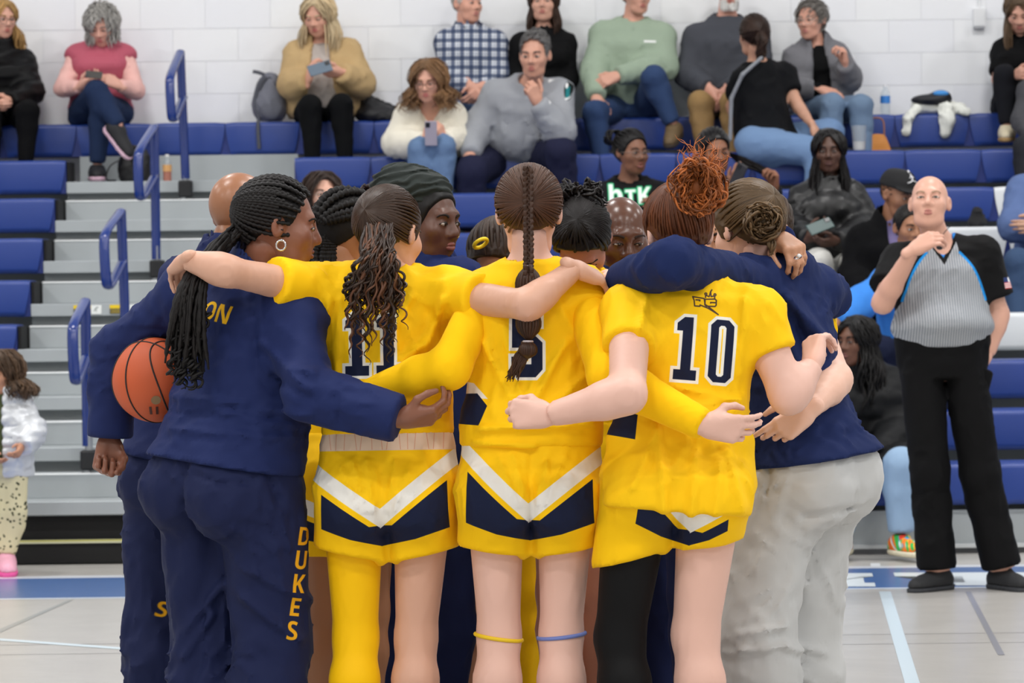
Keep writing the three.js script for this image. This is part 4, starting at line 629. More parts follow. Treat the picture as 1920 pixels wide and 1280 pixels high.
// --- player 5
const p5 = person({
  label: 'player in yellow number 5 jersey with braided brown ponytail', D: 10.0, f: -1, skin: SKIN3,
  hemN: [[-0.14, -1, 0], [0.14, -1, 0]], hd: [992, 402, 0.02], h: { yaw: 178, pitch: 10, s: 1.0 }, nk: [996, 496, 0.02],
  sh: [[912, 552, 0.05], [1092, 548, 0.02]], el: [[842, 690, -0.1], [1142, 705, -0.2]], wr: [[655, 748, 0.06], [1322, 798, -0.34]],
  hip: [[928, 925], [1062, 925]], kn: [[936, 1192, 0.02], [1052, 1190, 0.02]], an: [[928, 1470], [1056, 1470]], pel: [996, 900],
  hand: [{ d: [-1, -0.1, -0.2], p: [0, 0.1, -1], c: [0.1, 0.2, 0.2, 0.2, 0.2] }, { d: [1, -0.12, -0.12], p: [0.1, 0.2, -1], c: [0.4, 0.25, 0.3, 0.35, 0.4], s: 1.02, splay: 0.35 }],
  b: { ua: 0.05, elb: 0.043, hip: 0.178, waist: 0.15, chest: 0.15, th: 0.079, kn: 0.056, cf: 0.061, cellB: 0.015, butt: 0.09 },
  hairColor: '#4a3022', hair: (H, o) => {
    H.cap(0.012, 0, 0.002); H.to([0, 0.62, -0.8], 260, 0.0032, 0.014, 0, 0.002); H.to([0, -0.18, -1], 200, 0.003, 0.0135, -0.01);
    const bubble = (x, y0, y1, r, dz) => { for (let k = 0; k < 22; k++) { const a = k / 22 * 6.28; H.lock([o.L(x, y0, dz), o.L(x + Math.cos(a) * r * 0.9, lerp(y0, y1, 0.3), dz - Math.sin(a) * r / 700 * 0.9), o.L(x + Math.cos(a) * r, lerp(y0, y1, 0.62), dz - Math.sin(a) * r / 700), o.L(x, y1, dz)], 0.0055, 0, 0, rr(0.4, 0.8), 5, 8); } };
    const plait = (y0, y1, x0, x1, dz0, dz1, w) => { for (let j = 0; j < 3; j++) { const pts = []; for (let k = 0; k <= 40; k++) { const t = k / 40, a = t * (y1 - y0) / 16 * Math.PI + j * 2.094; pts.push(o.L(lerp(x0, x1, t) + Math.sin(a) * w * 7, lerp(y0, y1, t), lerp(dz0, dz1, t) + Math.cos(a * 2) * 0.004)); } H.strand(pts, 0.0066, rr(0.45, 0.8), 6); } };
    plait(312, 500, 990, 991, -0.1, -0.135, 0.95);
    bubble(991, 498, 570, 21, -0.13); plait(498, 572, 991, 990, -0.152, -0.152, 0.9); bubble(991, 572, 640, 20, -0.16); bubble(990, 640, 672, 14, -0.165);
    for (let k = 0; k < 30; k++) H.lock([o.L(985 + rr(-6, 6), 640, -0.155), o.L(980 + rr(-14, 10), 668, -0.16), o.L(955 + rr(-8, 18), 712 + rr(-16, 4), -0.14)], 0.0035, 0.002, 1, rr(0.4, 0.9), 4, 9);
    const tie = new MB(); for (const [x, y, dz] of [[991, 499, -0.13], [991, 572, -0.158], [990, 640, -0.163]]) tie.tube([0, 1, 2, 3, 4, 5, 6, 7, 8].map((k) => o.P([x + Math.cos(k * 0.785) * 8, y, dz + Math.sin(k * 0.785) * 0.012])), 0.0035, 6, false); mesh('hair_tie', tie.geo(), mat('#b9aeb0', { roughness: 0.5 }), o.g);
  },
  wear: [
    { name: 'jersey', kind: 'top', color: YEL, e: 0.012, sl: [0.25, 0.25], slf: 0.004, hem: 0.155, loose: 0.008, blouse: 0.016, wr: [12, 4, 12, 0.008], cell: 0.0092, fold: [[960, 745, 905, 640, 0.009, 0.011], [990, 745, 1004, 690, 0.008, 0.01], [1016, 776, 1105, 765, 0.009, 0.011], [975, 740, 945, 610, 0.01, 0.012], [1000, 750, 1060, 640, 0.01, 0.014], [1020, 770, 1100, 700, 0.01, 0.012], [900, 800, 1110, 790, 0.014, 0.012], [890, 825, 1000, 832, 0.01, 0.01], [1040, 560, 1110, 680, 0.008, 0.014]], neckR: 0.062, print: { res: 1024, span: 1, top: 0.1, draw: (c, side) => { jerseyNumber('5', 0.132, -0.005, 0.082, 0.17)(c, side); if (side) return; c.fillStyle = '#ece9e2'; c.beginPath(); c.moveTo(-0.3, 0.29); c.lineTo(-0.15, 0.318); c.lineTo(-0.11, 0.36); c.lineTo(-0.3, 0.35); c.fill(); c.fillStyle = '#141c38'; c.beginPath(); c.moveTo(-0.3, 0.35); c.lineTo(-0.14, 0.345); c.lineTo(-0.112, 0.378); c.lineTo(-0.135, 0.43); c.lineTo(-0.3, 0.42); c.fill(); } } },
    { name: 'undershirt_sleeve', kind: 'armsleeve', i: 0, color: '#fdc70c', e: 0.009, to: 1.97, elE: 0.002 }, { name: 'undershirt_sleeve', kind: 'armsleeve', i: 1, color: '#fdc70c', e: 0.009, to: 1.99, elE: 0.002, slf: 0.006 },
    { name: 'shorts', kind: 'bottom', color: YEL, e: 0.015, lg: [0.4, 0.4], lgE: 0.004, lgf: 0.022, waist: 0.2, cell: 0.009, fold: [[995, 850, 995, 985, -0.005, 0.009], [962, 845, 985, 938, 0.006, 0.007], [935, 850, 972, 940, 0.005, 0.007], [1028, 845, 1008, 938, 0.006, 0.007], [1056, 850, 1022, 940, 0.005, 0.007]], wr: [16, 4, 16, 0.006], split: 0.012, print: { res: 1024, span: 0.8, top: 0.35, draw: shortsPrint(0.0, 0.085, 0.17, -0.075, 0.175, -0.055, 0.175) } },
  ],
});
// --- player 10
const p10 = person({
  label: 'player in yellow number 10 jersey with messy red-brown bun and one black legging', D: 9.9, f: -1, skin: SKIN3,
  hemN: [[0.25, -1, 0], [0.15, -1, 0]], hd: [1272, 440, 0.03], h: { yaw: 196, pitch: 14, s: 1.02 }, nk: [1298, 528, 0.03],
  sh: [[1182, 585, 0], [1418, 592, 0.02]], el: [[1176, 740, -0.3], [1478, 742, -0.02]], wr: [[1030, 778, -0.24], [1524, 685, 0.06]],
  hip: [[1198, 925], [1332, 925]], kn: [[1162, 1195, 0.02], [1304, 1190, 0.02]], an: [[1190, 1480], [1330, 1480]], pel: [1272, 890],
  hand: [{ w: [1028, 778, -0.24], d: [-1, 0.05, -0.1], p: [0.0, -0.15, -1], c: [0.6, 0.8, 0.82, 0.85, 0.88] }, { d: [0.1, 0.75, -0.6], p: [0.6, -0.2, -0.5], c: [0.4, 0.6, 0.6, 0.6, 0.6] }],
  b: { ua: 0.058, elb: 0.047, wr: 0.031, hip: 0.182, waist: 0.152, chest: 0.168, th: 0.088, kn: 0.061, cf: 0.063, cellB: 0.015, butt: 0.09, hs: 0.97 },
  hairColor: '#643418', hair: (H, o) => {
    H.cap(0.013, 0, 0.003); H.to([0.35, 0.85, -0.5], 260, 0.0034, 0.015, 0, 0.006);
    H.done(o.g, '#5c3119'); H.strand([o.L(1290, 352, -0.03), o.L(1322, 352, -0.03)], 0.04, 0.8, 12); const c = [1306, 352]; for (let k = 0; k < 260; k++) { const a = rr(0, 6.28), b = rr(0, 6.28), R = rr(14, 64), pts = []; for (let q = 0; q < 4; q++) { const w = a + q * rr(0.5, 0.9), v = b + q * 0.3; pts.push(o.L(c[0] + Math.cos(w) * R * (0.6 + 0.4 * Math.cos(v)) , c[1] + Math.sin(w) * R * 0.85, -0.03 + Math.sin(v) * R / 700)); } H.lock(pts, rr(0.0018, 0.004), rr(0.004, 0.012), rr(1.5, 5), rr(0.35, 1.4), 5, 22); }
    for (let k = 0; k < 70; k++) { const x = rr(1290, 1345), y = rr(310, 350); H.lock([o.L(x, 360, -0.03), o.L(x + rr(-20, 20), y - 20, -0.03 + rr(-0.03, 0.03)), o.L(x + rr(-30, 30), y - rr(25, 62), rr(-0.06, 0.02))], 0.0011, 0.005, 2, [1.3, 1.3, 1.3], 4, 14); } H.done(o.g, '#9a5526', 'hair_bun');
  },
  wear: [
    { name: 'jersey', kind: 'top', color: '#fdc90f', e: 0.012, sl: [0.44, 0.48], slf: 0.004, slE: 0.002, hem: -0.19, loose: 0.006, flare: 0.018, cell: 0.0092, wr: [10, 4, 10, 0.008], fold: [[1390, 752, 1262, 722, 0.009, 0.011], [1390, 765, 1270, 775, 0.01, 0.011], [1228, 800, 1182, 905, 0.01, 0.013], [1345, 860, 1335, 955, 0.009, 0.014], [1250, 545, 1390, 548, -0.006, 0.008], [1210, 560, 1190, 640, 0.01, 0.012], [1200, 770, 1390, 745, 0.01, 0.012], [1230, 790, 1240, 950, 0.012, 0.016], [1300, 850, 1290, 960, 0.01, 0.016], [1360, 840, 1385, 950, 0.01, 0.014], [1395, 560, 1385, 700, 0.008, 0.012]], neckR: 0.064, print: { res: 1024, span: 1, top: 0.1, draw: (c, side) => { jerseyNumber('10', 0.1, 0.035, 0.063, 0.165, 0.03)(c, side); if (side) return;
      c.save(); c.fillStyle = '#141c38'; c.beginPath(); c.moveTo(-0.3, 0.345); c.lineTo(-0.152, 0.335); c.lineTo(-0.125, 0.365); c.lineTo(-0.128, 0.43); c.lineTo(-0.3, 0.41); c.fill(); c.translate(0.029, 0.057); c.scale(0.000112, 0.000112); c.translate(-460, -470); c.strokeStyle = '#4f3a34'; c.lineJoin = 'round'; c.lineWidth = 32;
      const path = (p, close) => { c.beginPath(); p.forEach(([a, b], i) => i ? c.lineTo(a, b) : c.moveTo(a, b)); if (close) c.closePath(); c.stroke(); };
      path([[165, 360], [440, 385], [450, 440], [470, 520], [540, 560], [800, 735], [560, 610], [350, 545], [350, 575], [225, 575], [205, 440]], 1); path([[235, 430], [340, 430], [335, 462]]);
      path([[465, 400], [700, 375], [732, 405], [735, 520], [708, 552], [500, 560], [465, 530]], 1); path([[722, 460], [600, 465], [600, 492]]);
      path([[470, 370], [470, 300], [555, 330], [590, 205], [622, 150]]); path([[590, 205], [602, 325], [690, 300], [690, 368]]); for (const x of [475, 695]) { c.beginPath(); c.arc(x, 272, 24, 0, 7); c.stroke(); }
      c.fillStyle = '#4f3a34'; c.beginPath(); c.moveTo(570, 580); c.lineTo(820, 745); c.lineTo(560, 612); c.fill(); c.restore(); } } },
    { name: 'shorts', kind: 'bottom', color: YEL, e: 0.012, lg: [0.45, 0.36], lgE: 0.002, lgf: 0.012, waist: 0.1, wr: [12, 5, 12, 0.004], split: 0.012, print: { res: 1024, span: 0.8, top: 0.35, draw: shortsPrint(0.035, 0.125, 0.15, 0.0, 0.1, 0.06, 0.2) } },
    { name: 'legging', kind: 'legsleeve', i: 0, from: 0.1, color: '#0a0a0c', e: 0.004, rough: 0.6 },
  ],
});

const letters = (c, txt, x, y, size, col, skew = 0) => { c.save(); c.translate(x, y); c.transform(1, skew, 0, 1, 0, 0); c.scale(size / 100, size / 100); c.font = 'bold 130px sans-serif'; c.textAlign = 'center'; c.textBaseline = 'middle'; c.fillStyle = col; c.fillText(txt, 0, 0); c.restore(); };
// --- coach with braids, at the left of the huddle
const braid = (H, pts, r, n, tone) => { const p = spline(pts, n); H.strand(p, (t) => r * (1 + 0.28 * Math.sin(t * n * 2.1)) * (t > 0.9 ? 1 - (t - 0.9) * 6 : 1), tone, 5); };
const coach = person({
  label: 'coach in navy tracksuit with long black braids, basketball under one arm', D: 10.16, f: -1, skin: '#855541', gloss: 0.42,
  hd: [522, 425, -0.02], h: { yaw: 98, pitch: 6, roll: 0, s: 1.05, cheek: 1.1, jaw: 1.15, white: '#9a8a80', lip: '#7c463e', brow: '#1a1210' }, nk: [485, 512, 0.02],
  sh: [[352, 552, 0.14], [548, 592, -0.08]], el: [[214, 655, 0.26], [578, 738, -0.26]], wr: [[206, 824, 0.26], [752, 786, -0.32]],
  hip: [[376, 920, 0.07], [488, 930, -0.07]], kn: [[392, 1200, 0.08], [512, 1200, -0.05]], an: [[402, 1465, 0.06], [505, 1470, -0.05]], pel: [428, 892],
  hand: [{ d: [-0.12, -1, 0.1], p: [0.25, 0, 1], c: [0.8, 1, 1, 1.02, 1.04], r: -1, s: 1.04 }, { d: [1, 0.12, -0.1], p: [-0.2, 0.8, -0.6], c: [0.25, 0.42, 0.4, 0.38, 0.36], s: 1.02 }],
  b: { arm: [0.8, 1], ua: 0.062, elb: 0.046, wr: 0.032, hip: 0.19, waist: 0.178, chest: 0.18, th: 0.104, kn: 0.076, cf: 0.074, an: 0.05, hd: 0.135, wd: 0.15, cd: 0.145, butt: 0.098, bust: 0.08, nk: 0.058 },
  hairColor: '#100d0d', hairRough: 0.6, hair: (H, o) => {
    H.cap(0.003, 0.014, 0.001, 0.006); const T = nrm([0.12, 0.1, -1]);
    for (const u of scalpRoots(120)) { const a = Math.acos(clamp(dot(u, T), -1, 1)); if (a < 0.12) continue; const m = Math.max(4, Math.ceil(a * 7)), pts = []; for (let k = 0; k <= m; k++) pts.push(onScalp(slerpDir(u, T, k / m), 0.009 + 0.006 * k / m)); braid(H, pts, 0.0052, m * 3, rr(0.7, 1.5)); }
    for (let k = 0; k < 64; k++) { const x1 = rr(320, 384), y1 = rr(600, 720) - Math.max(0, 350 - x1) * 0.6, j = rr(-1, 1), dz = -0.17 - rr(0, 0.05); braid(H, [o.L(448 + j * 10, 425 + rr(-14, 14), -0.02 + rr(-0.04, 0.04)), o.L(418 + j * 12, 452 + rr(-10, 16), -0.07), o.L(lerp(385, x1, 0.6) + j * 10, 525, dz), o.L(x1 + rr(-4, 4), lerp(525, y1, 0.6), dz - 0.02), o.L(x1 + rr(-12, 12), y1, dz + 0.01)], 0.0056, 40, rr(0.7, 1.6)); }
    for (let k = 0; k < 40; k++) { const x = rr(322, 386), y = rr(570, 690); H.lock([o.L(x, y, -0.2), o.L(x + rr(-8, 8), y + 22, -0.22), o.L(x + rr(-8, 8), y + 44, -0.2)], 0.004, 0.009, 2.5, rr(0.6, 1.3), 5, 26); }
    const er = new MB(); const a = [-0.09, -0.036, 0.004]; const ring = []; for (let k = 0; k <= 14; k++) ring.push([a[0] + 0.002, a[1] - 0.012 + Math.cos(k / 14 * 6.283) * 0.013, a[2] + Math.sin(k / 14 * 6.283) * 0.012]); er.tube(ring, 0.003, 6, false); for (const q of [-1, 1]) {} for (const q of [-1]) er.tube([[a[0], a[1] + 0.004, a[2]], [a[0], a[1] - 0.002, a[2]]], 0.003, 6); mesh('earring', er.geo(H.M), mat('#d8d8da', { roughness: 0.2, metalness: 0.9 }), o.g);
  },
  wear: [
    { name: 'jacket', kind: 'top', color: NAVY, e: 0.02, sl: [1.98, 1.98], slf: 0.012, hem: 0.045, flare: 0.022, loose: 0.0, wr: [6, 15, 6, 0.01], cell: 0.0102, fold: [[320, 740, 470, 752, 0.009, 0.011], [430, 770, 580, 800, 0.009, 0.011], [500, 760, 590, 770, 0.009, 0.011], [330, 800, 560, 815, 0.01, 0.012], [310, 770, 520, 780, -0.008, 0.01], [500, 640, 590, 720, 0.012, 0.014], [520, 700, 600, 740, -0.01, 0.01], [480, 560, 490, 690, -0.008, 0.01], [560, 680, 600, 690, 0.01, 0.012], [640, 735, 650, 790, -0.006, 0.008]], collar: 0.35, rough: 0.75, elE: 0.004, k: 0.06, print: { res: 1024, span: 1.2, top: 0.1, draw: (c, side) => { if (!side) { c.save(); c.fillStyle = '#f0b91a'; c.transform(1, 0.08, 0, 1, 0, 0); c.translate(-0.022, 0.148); c.scale(0.001, 0.001); c.font = 'bold 70px sans-serif'; c.textAlign = 'center'; ['S', 'O', 'N'].forEach((t, i) => c.fillText(t, (i - 1) * 50, 0)); c.restore(); } } } },
    { name: 'trousers', kind: 'bottom', color: DNAVY, e: 0.02, lg: [1.96, 1.96], lgE: 0.002, waist: 0.1, wr: [9, 5, 9, 0.013], cell: 0.0105, fold: [[372, 878, 430, 900, -0.01, 0.007], [430, 900, 486, 892, -0.01, 0.007], [500, 860, 530, 930, -0.012, 0.009], [350, 1180, 420, 1090, 0.012, 0.014], [345, 1230, 400, 1150, 0.012, 0.014], [460, 1110, 570, 1190, 0.012, 0.014], [480, 1060, 585, 1120, 0.01, 0.014]], rough: 0.75, knE: 0.006, k: 0.03, split: 0.012, print: { res: 1024, span: 1.3, top: 0.3, turn: 0.85, draw: (c, side) => { if (!side) [...'DUKES'].forEach((t, i) => letters(c, t, 0.21, 0.128 + i * 0.0635, 0.052, '#e8a91c')); } } },
  ],
});
// --- bald coach at the far left with the ball
person({
  label: 'bald man in navy tracksuit facing away behind the coach with braids', D: 10.9, f: -1, man: 1, skin: '#9c6a4c', gloss: 0.35,
  hd: [452, 405, 0.05], h: { yaw: 140, pitch: 12, s: 1.06 }, nk: [432, 492, 0.0],
  sh: [[345, 530, 0.06], [530, 530, -0.04]], el: [[322, 690, 0.24], [590, 690, 0.2]], wr: [[400, 780, 0.42], [640, 760, 0.35]],
  hip: [[302, 905, 0.05], [412, 905, -0.03]], kn: [[298, 1170, 0.03], [410, 1170, -0.03]], an: [[306, 1395, 0.03], [405, 1395]], pel: [358, 880],
  hand: [null, null],
  b: { ua: 0.05, elb: 0.038, wr: 0.031, hip: 0.18, waist: 0.17, chest: 0.175, th: 0.092, kn: 0.068, cf: 0.07, an: 0.055 },
  wear: [{ name: 'jacket', kind: 'top', color: '#16204a', e: 0.02, sl: [1.97, 2], slf: 0.012, hem: 0.02, flare: 0.02, wr: [8, 15, 8, 0.012], collar: 0.3, rough: 0.75, elE: 0.004 },
    { name: 'trousers', kind: 'bottom', color: DNAVY, e: 0.018, lg: [1.96, 1.96], waist: 0.1, wr: [9, 7, 9, 0.014], rough: 0.75, knE: 0.012, print: { res: 512, span: 1.3, top: 0.3, draw: (c, side) => { if (!side) letters(c, 'S', 0.02, 0.41, 0.05, '#e8a91c'); } } }],
});
// --- player in sweatpants at the right of the huddle
person({
  label: 'person in navy hoodie and light grey sweatpants with brown bun, arm across player 10', D: 10.35, f: -1, skin: SKIN3,
  hd: [1402, 432, -0.02], h: { yaw: 215, pitch: 14, s: 1.02 }, nk: [1452, 510, 0.0],
  sh: [[1418, 532, -0.12], [1525, 545, 0.12]], el: [[1262, 490, -0.62], [1552, 555, 0.25]], wr: [[1160, 528, -0.36], [1500, 560, 0.45]],
  hip: [[1462, 905, -0.06], [1535, 905, 0.08]], kn: [[1420, 1185, -0.1], [1502, 1190, 0.1]], an: [[1422, 1440, -0.08], [1512, 1440, 0.1]], pel: [1500, 870],
  hand: [{ d: [-0.9, -0.2, -0.4], p: [0, -0.5, -0.8] }, null],
  b: { ua: 0.052, elb: 0.042, hip: 0.15, waist: 0.145, chest: 0.15, th: 0.095, kn: 0.07, cf: 0.068, an: 0.062, hd: 0.135, wd: 0.12, butt: 0.105 },
  hairColor: '#55422c', hair: (H, o) => {
    H.cap(0.014, 0, 0.003); H.to([-0.1, 0.35, -1], 260, 0.0036, 0.016, 0, 0.004);
    H.strand([o.L(1418, 415, -0.13), o.L(1440, 416, -0.13)], 0.03, 0.8, 12);
    for (let k = 0; k < 150; k++) { const a = rr(0, 6.28), R = rr(8, 38), pts = []; for (let q = 0; q < 4; q++) { const w = a + q * 0.8; pts.push(o.L(1430 + Math.cos(w) * R, 415 + Math.sin(w) * R * 0.95, -0.14 + rr(-0.045, 0.04))); } H.lock(pts, rr(0.0025, 0.0045), rr(0.002, 0.006), 1.5, rr(0.6, 1.8), 5, 14); }
    for (let k = 0; k < 8; k++) H.lock([o.L(1440, 440, -0.15), o.L(1450 + rr(-8, 4), 460, -0.17), o.L(1445 + rr(-6, 6), 478, -0.16)], 0.004, 0.003, 1, rr(0.8, 1.6), 5, 8);
  },
  wear: [
    { name: 'hoodie', kind: 'top', color: '#1a2752', e: 0.024, sl: [1.97, 1.97], slf: 0.008, hem: 0.02, rib: 0.006, wr: [11, 9, 11, 0.011], cell: 0.0102, slE: -0.01, hood: 1, rough: 0.85, elE: 0.003, flare: 0.034, fold: [[1470, 560, 1545, 640, 0.03, 0.03], [1440, 580, 1500, 700, 0.025, 0.025], [1500, 560, 1560, 640, -0.01, 0.012], [1480, 590, 1520, 680, -0.012, 0.012], [1420, 620, 1450, 800, 0.008, 0.012]] },
    { name: 'sweatpants', kind: 'bottom', color: '#bfc0c0', e: 0.02, lg: [1.97, 1.97], waist: 0.12, wr: [9, 9, 9, 0.011], cell: 0.0102, rough: 0.95, sheen: 0.4, knE: 0.014, fold: [[1375, 1175, 1460, 1160, 0.012, 0.014], [1380, 1205, 1465, 1195, 0.012, 0.012], [1470, 1200, 1545, 1225, 0.012, 0.014], [1500, 960, 1600, 945, -0.01, 0.012], [1440, 830, 1430, 920, -0.012, 0.008]] },
  ],
});
// --- her neighbour beyond her, whose bare arm comes round her waist
person({
  label: 'hidden player whose bare forearm wraps around the waist of the person in sweatpants', D: 10.8, f: 1, skin: '#e8bba6',
  hd: [1430, 442, 0.3], h: { yaw: 20, pitch: 20 }, nk: [1455, 520, 0.15],
  sh: [[1390, 560], [1520, 590, -0.1]], el: [[1360, 690, 0.05], [1566, 712, -0.5]], wr: [[1400, 790, -0.1], [1514, 772, -0.7]],
  hip: [[1410, 890], [1500, 890]], kn: [[1405, 1140], [1490, 1140]], an: [[1405, 1390], [1490, 1390]],
  hand: [null, { d: [-0.8, -0.55, -0.05], p: [0.2, 0.1, -1], c: [0.2, 0.15, 0.35, 0.5, 0.6], r: -1 }],
  b: { ua: 0.05, elb: 0.045, cellB: 0.015 }, hairColor: '#3a2a1e', hair: (H) => { H.cap(0.012); H.to([0, 0.3, -1], 90); },
  wear: [{ name: 'jersey', kind: 'top', color: YEL, sl: [0.5, 0.3], hem: -0.05, wr: [8, 5, 8, 0.006] }, { name: 'trousers', kind: 'bottom', color: DNAVY, lg: [1.96, 1.96], waist: 0.1, e: 0.016 }],
});
// --- the far side of the circle
person({
  label: 'woman in navy jacket with black head wrap and nose stud smiling to the right', D: 11.3, f: 1, skin: '#5d3a2b', gloss: 0.4,
  hd: [802, 418, 0], h: { yaw: 52, pitch: 4, s: 1.04, lip: '#8a5048', iris: '#1c100a', lipT: 1.25, look: 0.5, white: '#b0a49c', brow: '#1d1411' }, nk: [812, 508],
  sh: [[745, 545, 0.1], [860, 535, -0.12]], el: [[720, 690, 0.1], [905, 640, -0.1]], wr: [[740, 780], [960, 690, -0.05]],
  hip: [[768, 850, 0.04], [850, 850, -0.06]], kn: [[745, 1110], [835, 1110, -0.05]], an: [[730, 1340], [830, 1340]],
  hand: [null, null], b: { hip: 0.18, chest: 0.165, ua: 0.055 },
  hairColor: '#0d0a0a', hair: (H, o) => {
    H.cap(0.006, -0.005, 0.001);
    REC = 0; const wrapF = (x, y, z) => { const a = ell([0, 0.085, -0.035], [0.092, 0.07, 0.1])(x, y, z), b = ell([0, 0.085, -0.1], [0.092, 0.085, 0.1])(x, y, z), v = y - 0.042 + z * 0.18; return Math.max(smin(a, b, 0.03) - 0.0045 * Math.sin((y * 0.9 + x * 0.12 - z * 0.35) * 230 + 3 * noise3(x * 14, y * 14, z * 14)), 0.035 - y + (z < 0 ? z * 0.55 : z * 0.28)); };
    mesh('head_wrap', netGeo(wrapF, [-0.14, -0.08, -0.23], [0.14, 0.2, 0.12], 0.0048, H.M, 2), mat('#16201d', { roughness: 0.8 }), o.g);
    for (let k = 0; k < 26; k++) braid(H, [[rr(-0.05, 0.06), 0.1 + rr(-0.04, 0.03), -0.18], [rr(-0.06, 0.06), 0.06 + rr(-0.03, 0.04), -0.225], [rr(-0.05, 0.05), -0.02 + rr(-0.03, 0.03), -0.19]], 0.007, 30, [3.2, 0.9, 1.1]);
    mesh('nose_ring', new THREE.TorusGeometry(0.006, 0.0012, 6, 14).translate(0.016, -0.03, 0.102).applyMatrix4(H.M), mat('#d8c9a0', { roughness: 0.2, metalness: 0.9 }), o.g);
  },
  wear: [{ name: 'jacket', kind: 'top', color: NAVY, e: 0.02, hem: -0.05, wr: [8, 10, 8, 0.008], collar: 0.3 }, { name: 'trousers', kind: 'bottom', color: DNAVY, lg: [1.96, 1.96], waist: 0.1, e: 0.02, wr: [7, 5, 7, 0.008], knE: 0.012 }],
});
person({
  label: 'player with black cornrow braids in yellow uniform between the coach and player 11', D: 10.85, f: -1, skin: '#a3704f',
  hd: [655, 440, 0], h: { yaw: 128, pitch: 14, s: 1.0 }, nk: [640, 505],
  sh: [[570, 550, 0.08], [700, 550, -0.05]], el: [[560, 680, 0.2], [760, 640, 0.2]], wr: [[600, 740, 0.4], [830, 700, 0.3]],
  hip: [[602, 880], [695, 880]], kn: [[606, 1145], [690, 1145]], an: [[606, 1400], [690, 1400]], hand: [null, null],
  b: { hip: 0.175, butt: 0.095, kn: 0.06, cf: 0.062, cellB: 0.015 },
  hairColor: '#0e0b0b', hairRough: 0.65, hair: (H, o) => {
    H.cap(0.003, 0, 0.001, 0.006); const T = nrm([0.1, -0.25, -1]);
    for (let k = 0; k < 9; k++) { const s = (k - 4) / 4, u = nrm([s * 0.95, 0.75 - Math.abs(s) * 0.35, 0.75 - Math.abs(s) * 0.3]), pts = []; for (let q = 0; q <= 9; q++) pts.push(onScalp(slerpDir(u, nrm(add(T, [s * 0.35, 0, 0])), q / 9), 0.011)); braid(H, pts, 0.012, 44, rr(0.8, 1.4)); }
    for (let k = 0; k < 14; k++) { const x = 608 + rr(-18, 22); braid(H, [o.L(625 + rr(-14, 14), 440, -0.06), o.L(x, 470, -0.06), o.L(x + rr(-8, 8), 520, -0.08)], 0.009, 34, rr(0.8, 1.4)); }
  },
  wear: [{ name: 'jersey', kind: 'top', color: YEL, sl: [0.4, 0.4], hem: 0.05, wr: [8, 5, 8, 0.006], slf: 0.01 }, { name: 'shorts', kind: 'bottom', color: YEL, e: 0.018, lg: [0.6, 0.6], lgf: 0.02, waist: 0.15, wr: [10, 5, 10, 0.006], print: { res: 512, span: 0.8, top: 0.35, draw: shortsPrint(0, 0.16, 0.17, 0.08, 0.17, 0.08, 0.26) } }],
});
person({
  label: 'player with dark hair bowed in front of player 5, yellow hair tie in her ponytail', D: 11.5, f: 1, skin: '#a8765a',
  hd: [935, 492, 0], h: { yaw: -20, pitch: 38 }, nk: [930, 540, 0.08],
  sh: [[872, 570], [985, 575]], el: [[860, 690, -0.1], [1000, 690, -0.1]], wr: [[880, 745, -0.25], [990, 770, -0.1]],
  hip: [[885, 850], [965, 850]], kn: [[880, 1105, -0.05], [985, 1105]], an: [[880, 1330], [985, 1330]],
  hand: [{ d: [-0.9, 0.1, 0.2], p: [0, 0, 1] }, null], b: { cellB: 0.015 },
  hairColor: '#3a2c24', hair: (H, o) => { H.cap(0.012); H.to([-0.2, 0.6, -0.8], 110); for (let k = 0; k < 16; k++) H.lock([o.L(905, 470, -0.05), o.L(893 + rr(-8, 10), 490, -0.06), o.L(888 + rr(-6, 14), 530, -0.02)], 0.005, 0.004, 1.5, rr(0.7, 1.3), 5, 10); mesh('hair_tie', new THREE.TorusGeometry(0.022, 0.006, 8, 20).rotateX(1.1).rotateZ(0.5).translate(...o.P([901, 456, -0.13])), mat('#f2d21c', { roughness: 0.6 }), o.g); },
  wear: [{ name: 'jersey', kind: 'top', color: YEL, sl: [0.4, 0.4], hem: -0.05, wr: [8, 5, 8, 0.006] }, { name: 'shorts', kind: 'bottom', color: YEL, lg: [0.55, 0.55], lgf: 0.02, waist: 0.1, e: 0.016, print: { res: 512, span: 0.8, top: 0.35, draw: shortsPrint(0, 0.1, 0.17, 0, 0.17, 0, 0.2) } },
    { name: 'leg_sleeve', kind: 'legsleeve', i: 1, from: 0.2, color: '#fbc409', e: 0.004, rough: 0.6 }],
});
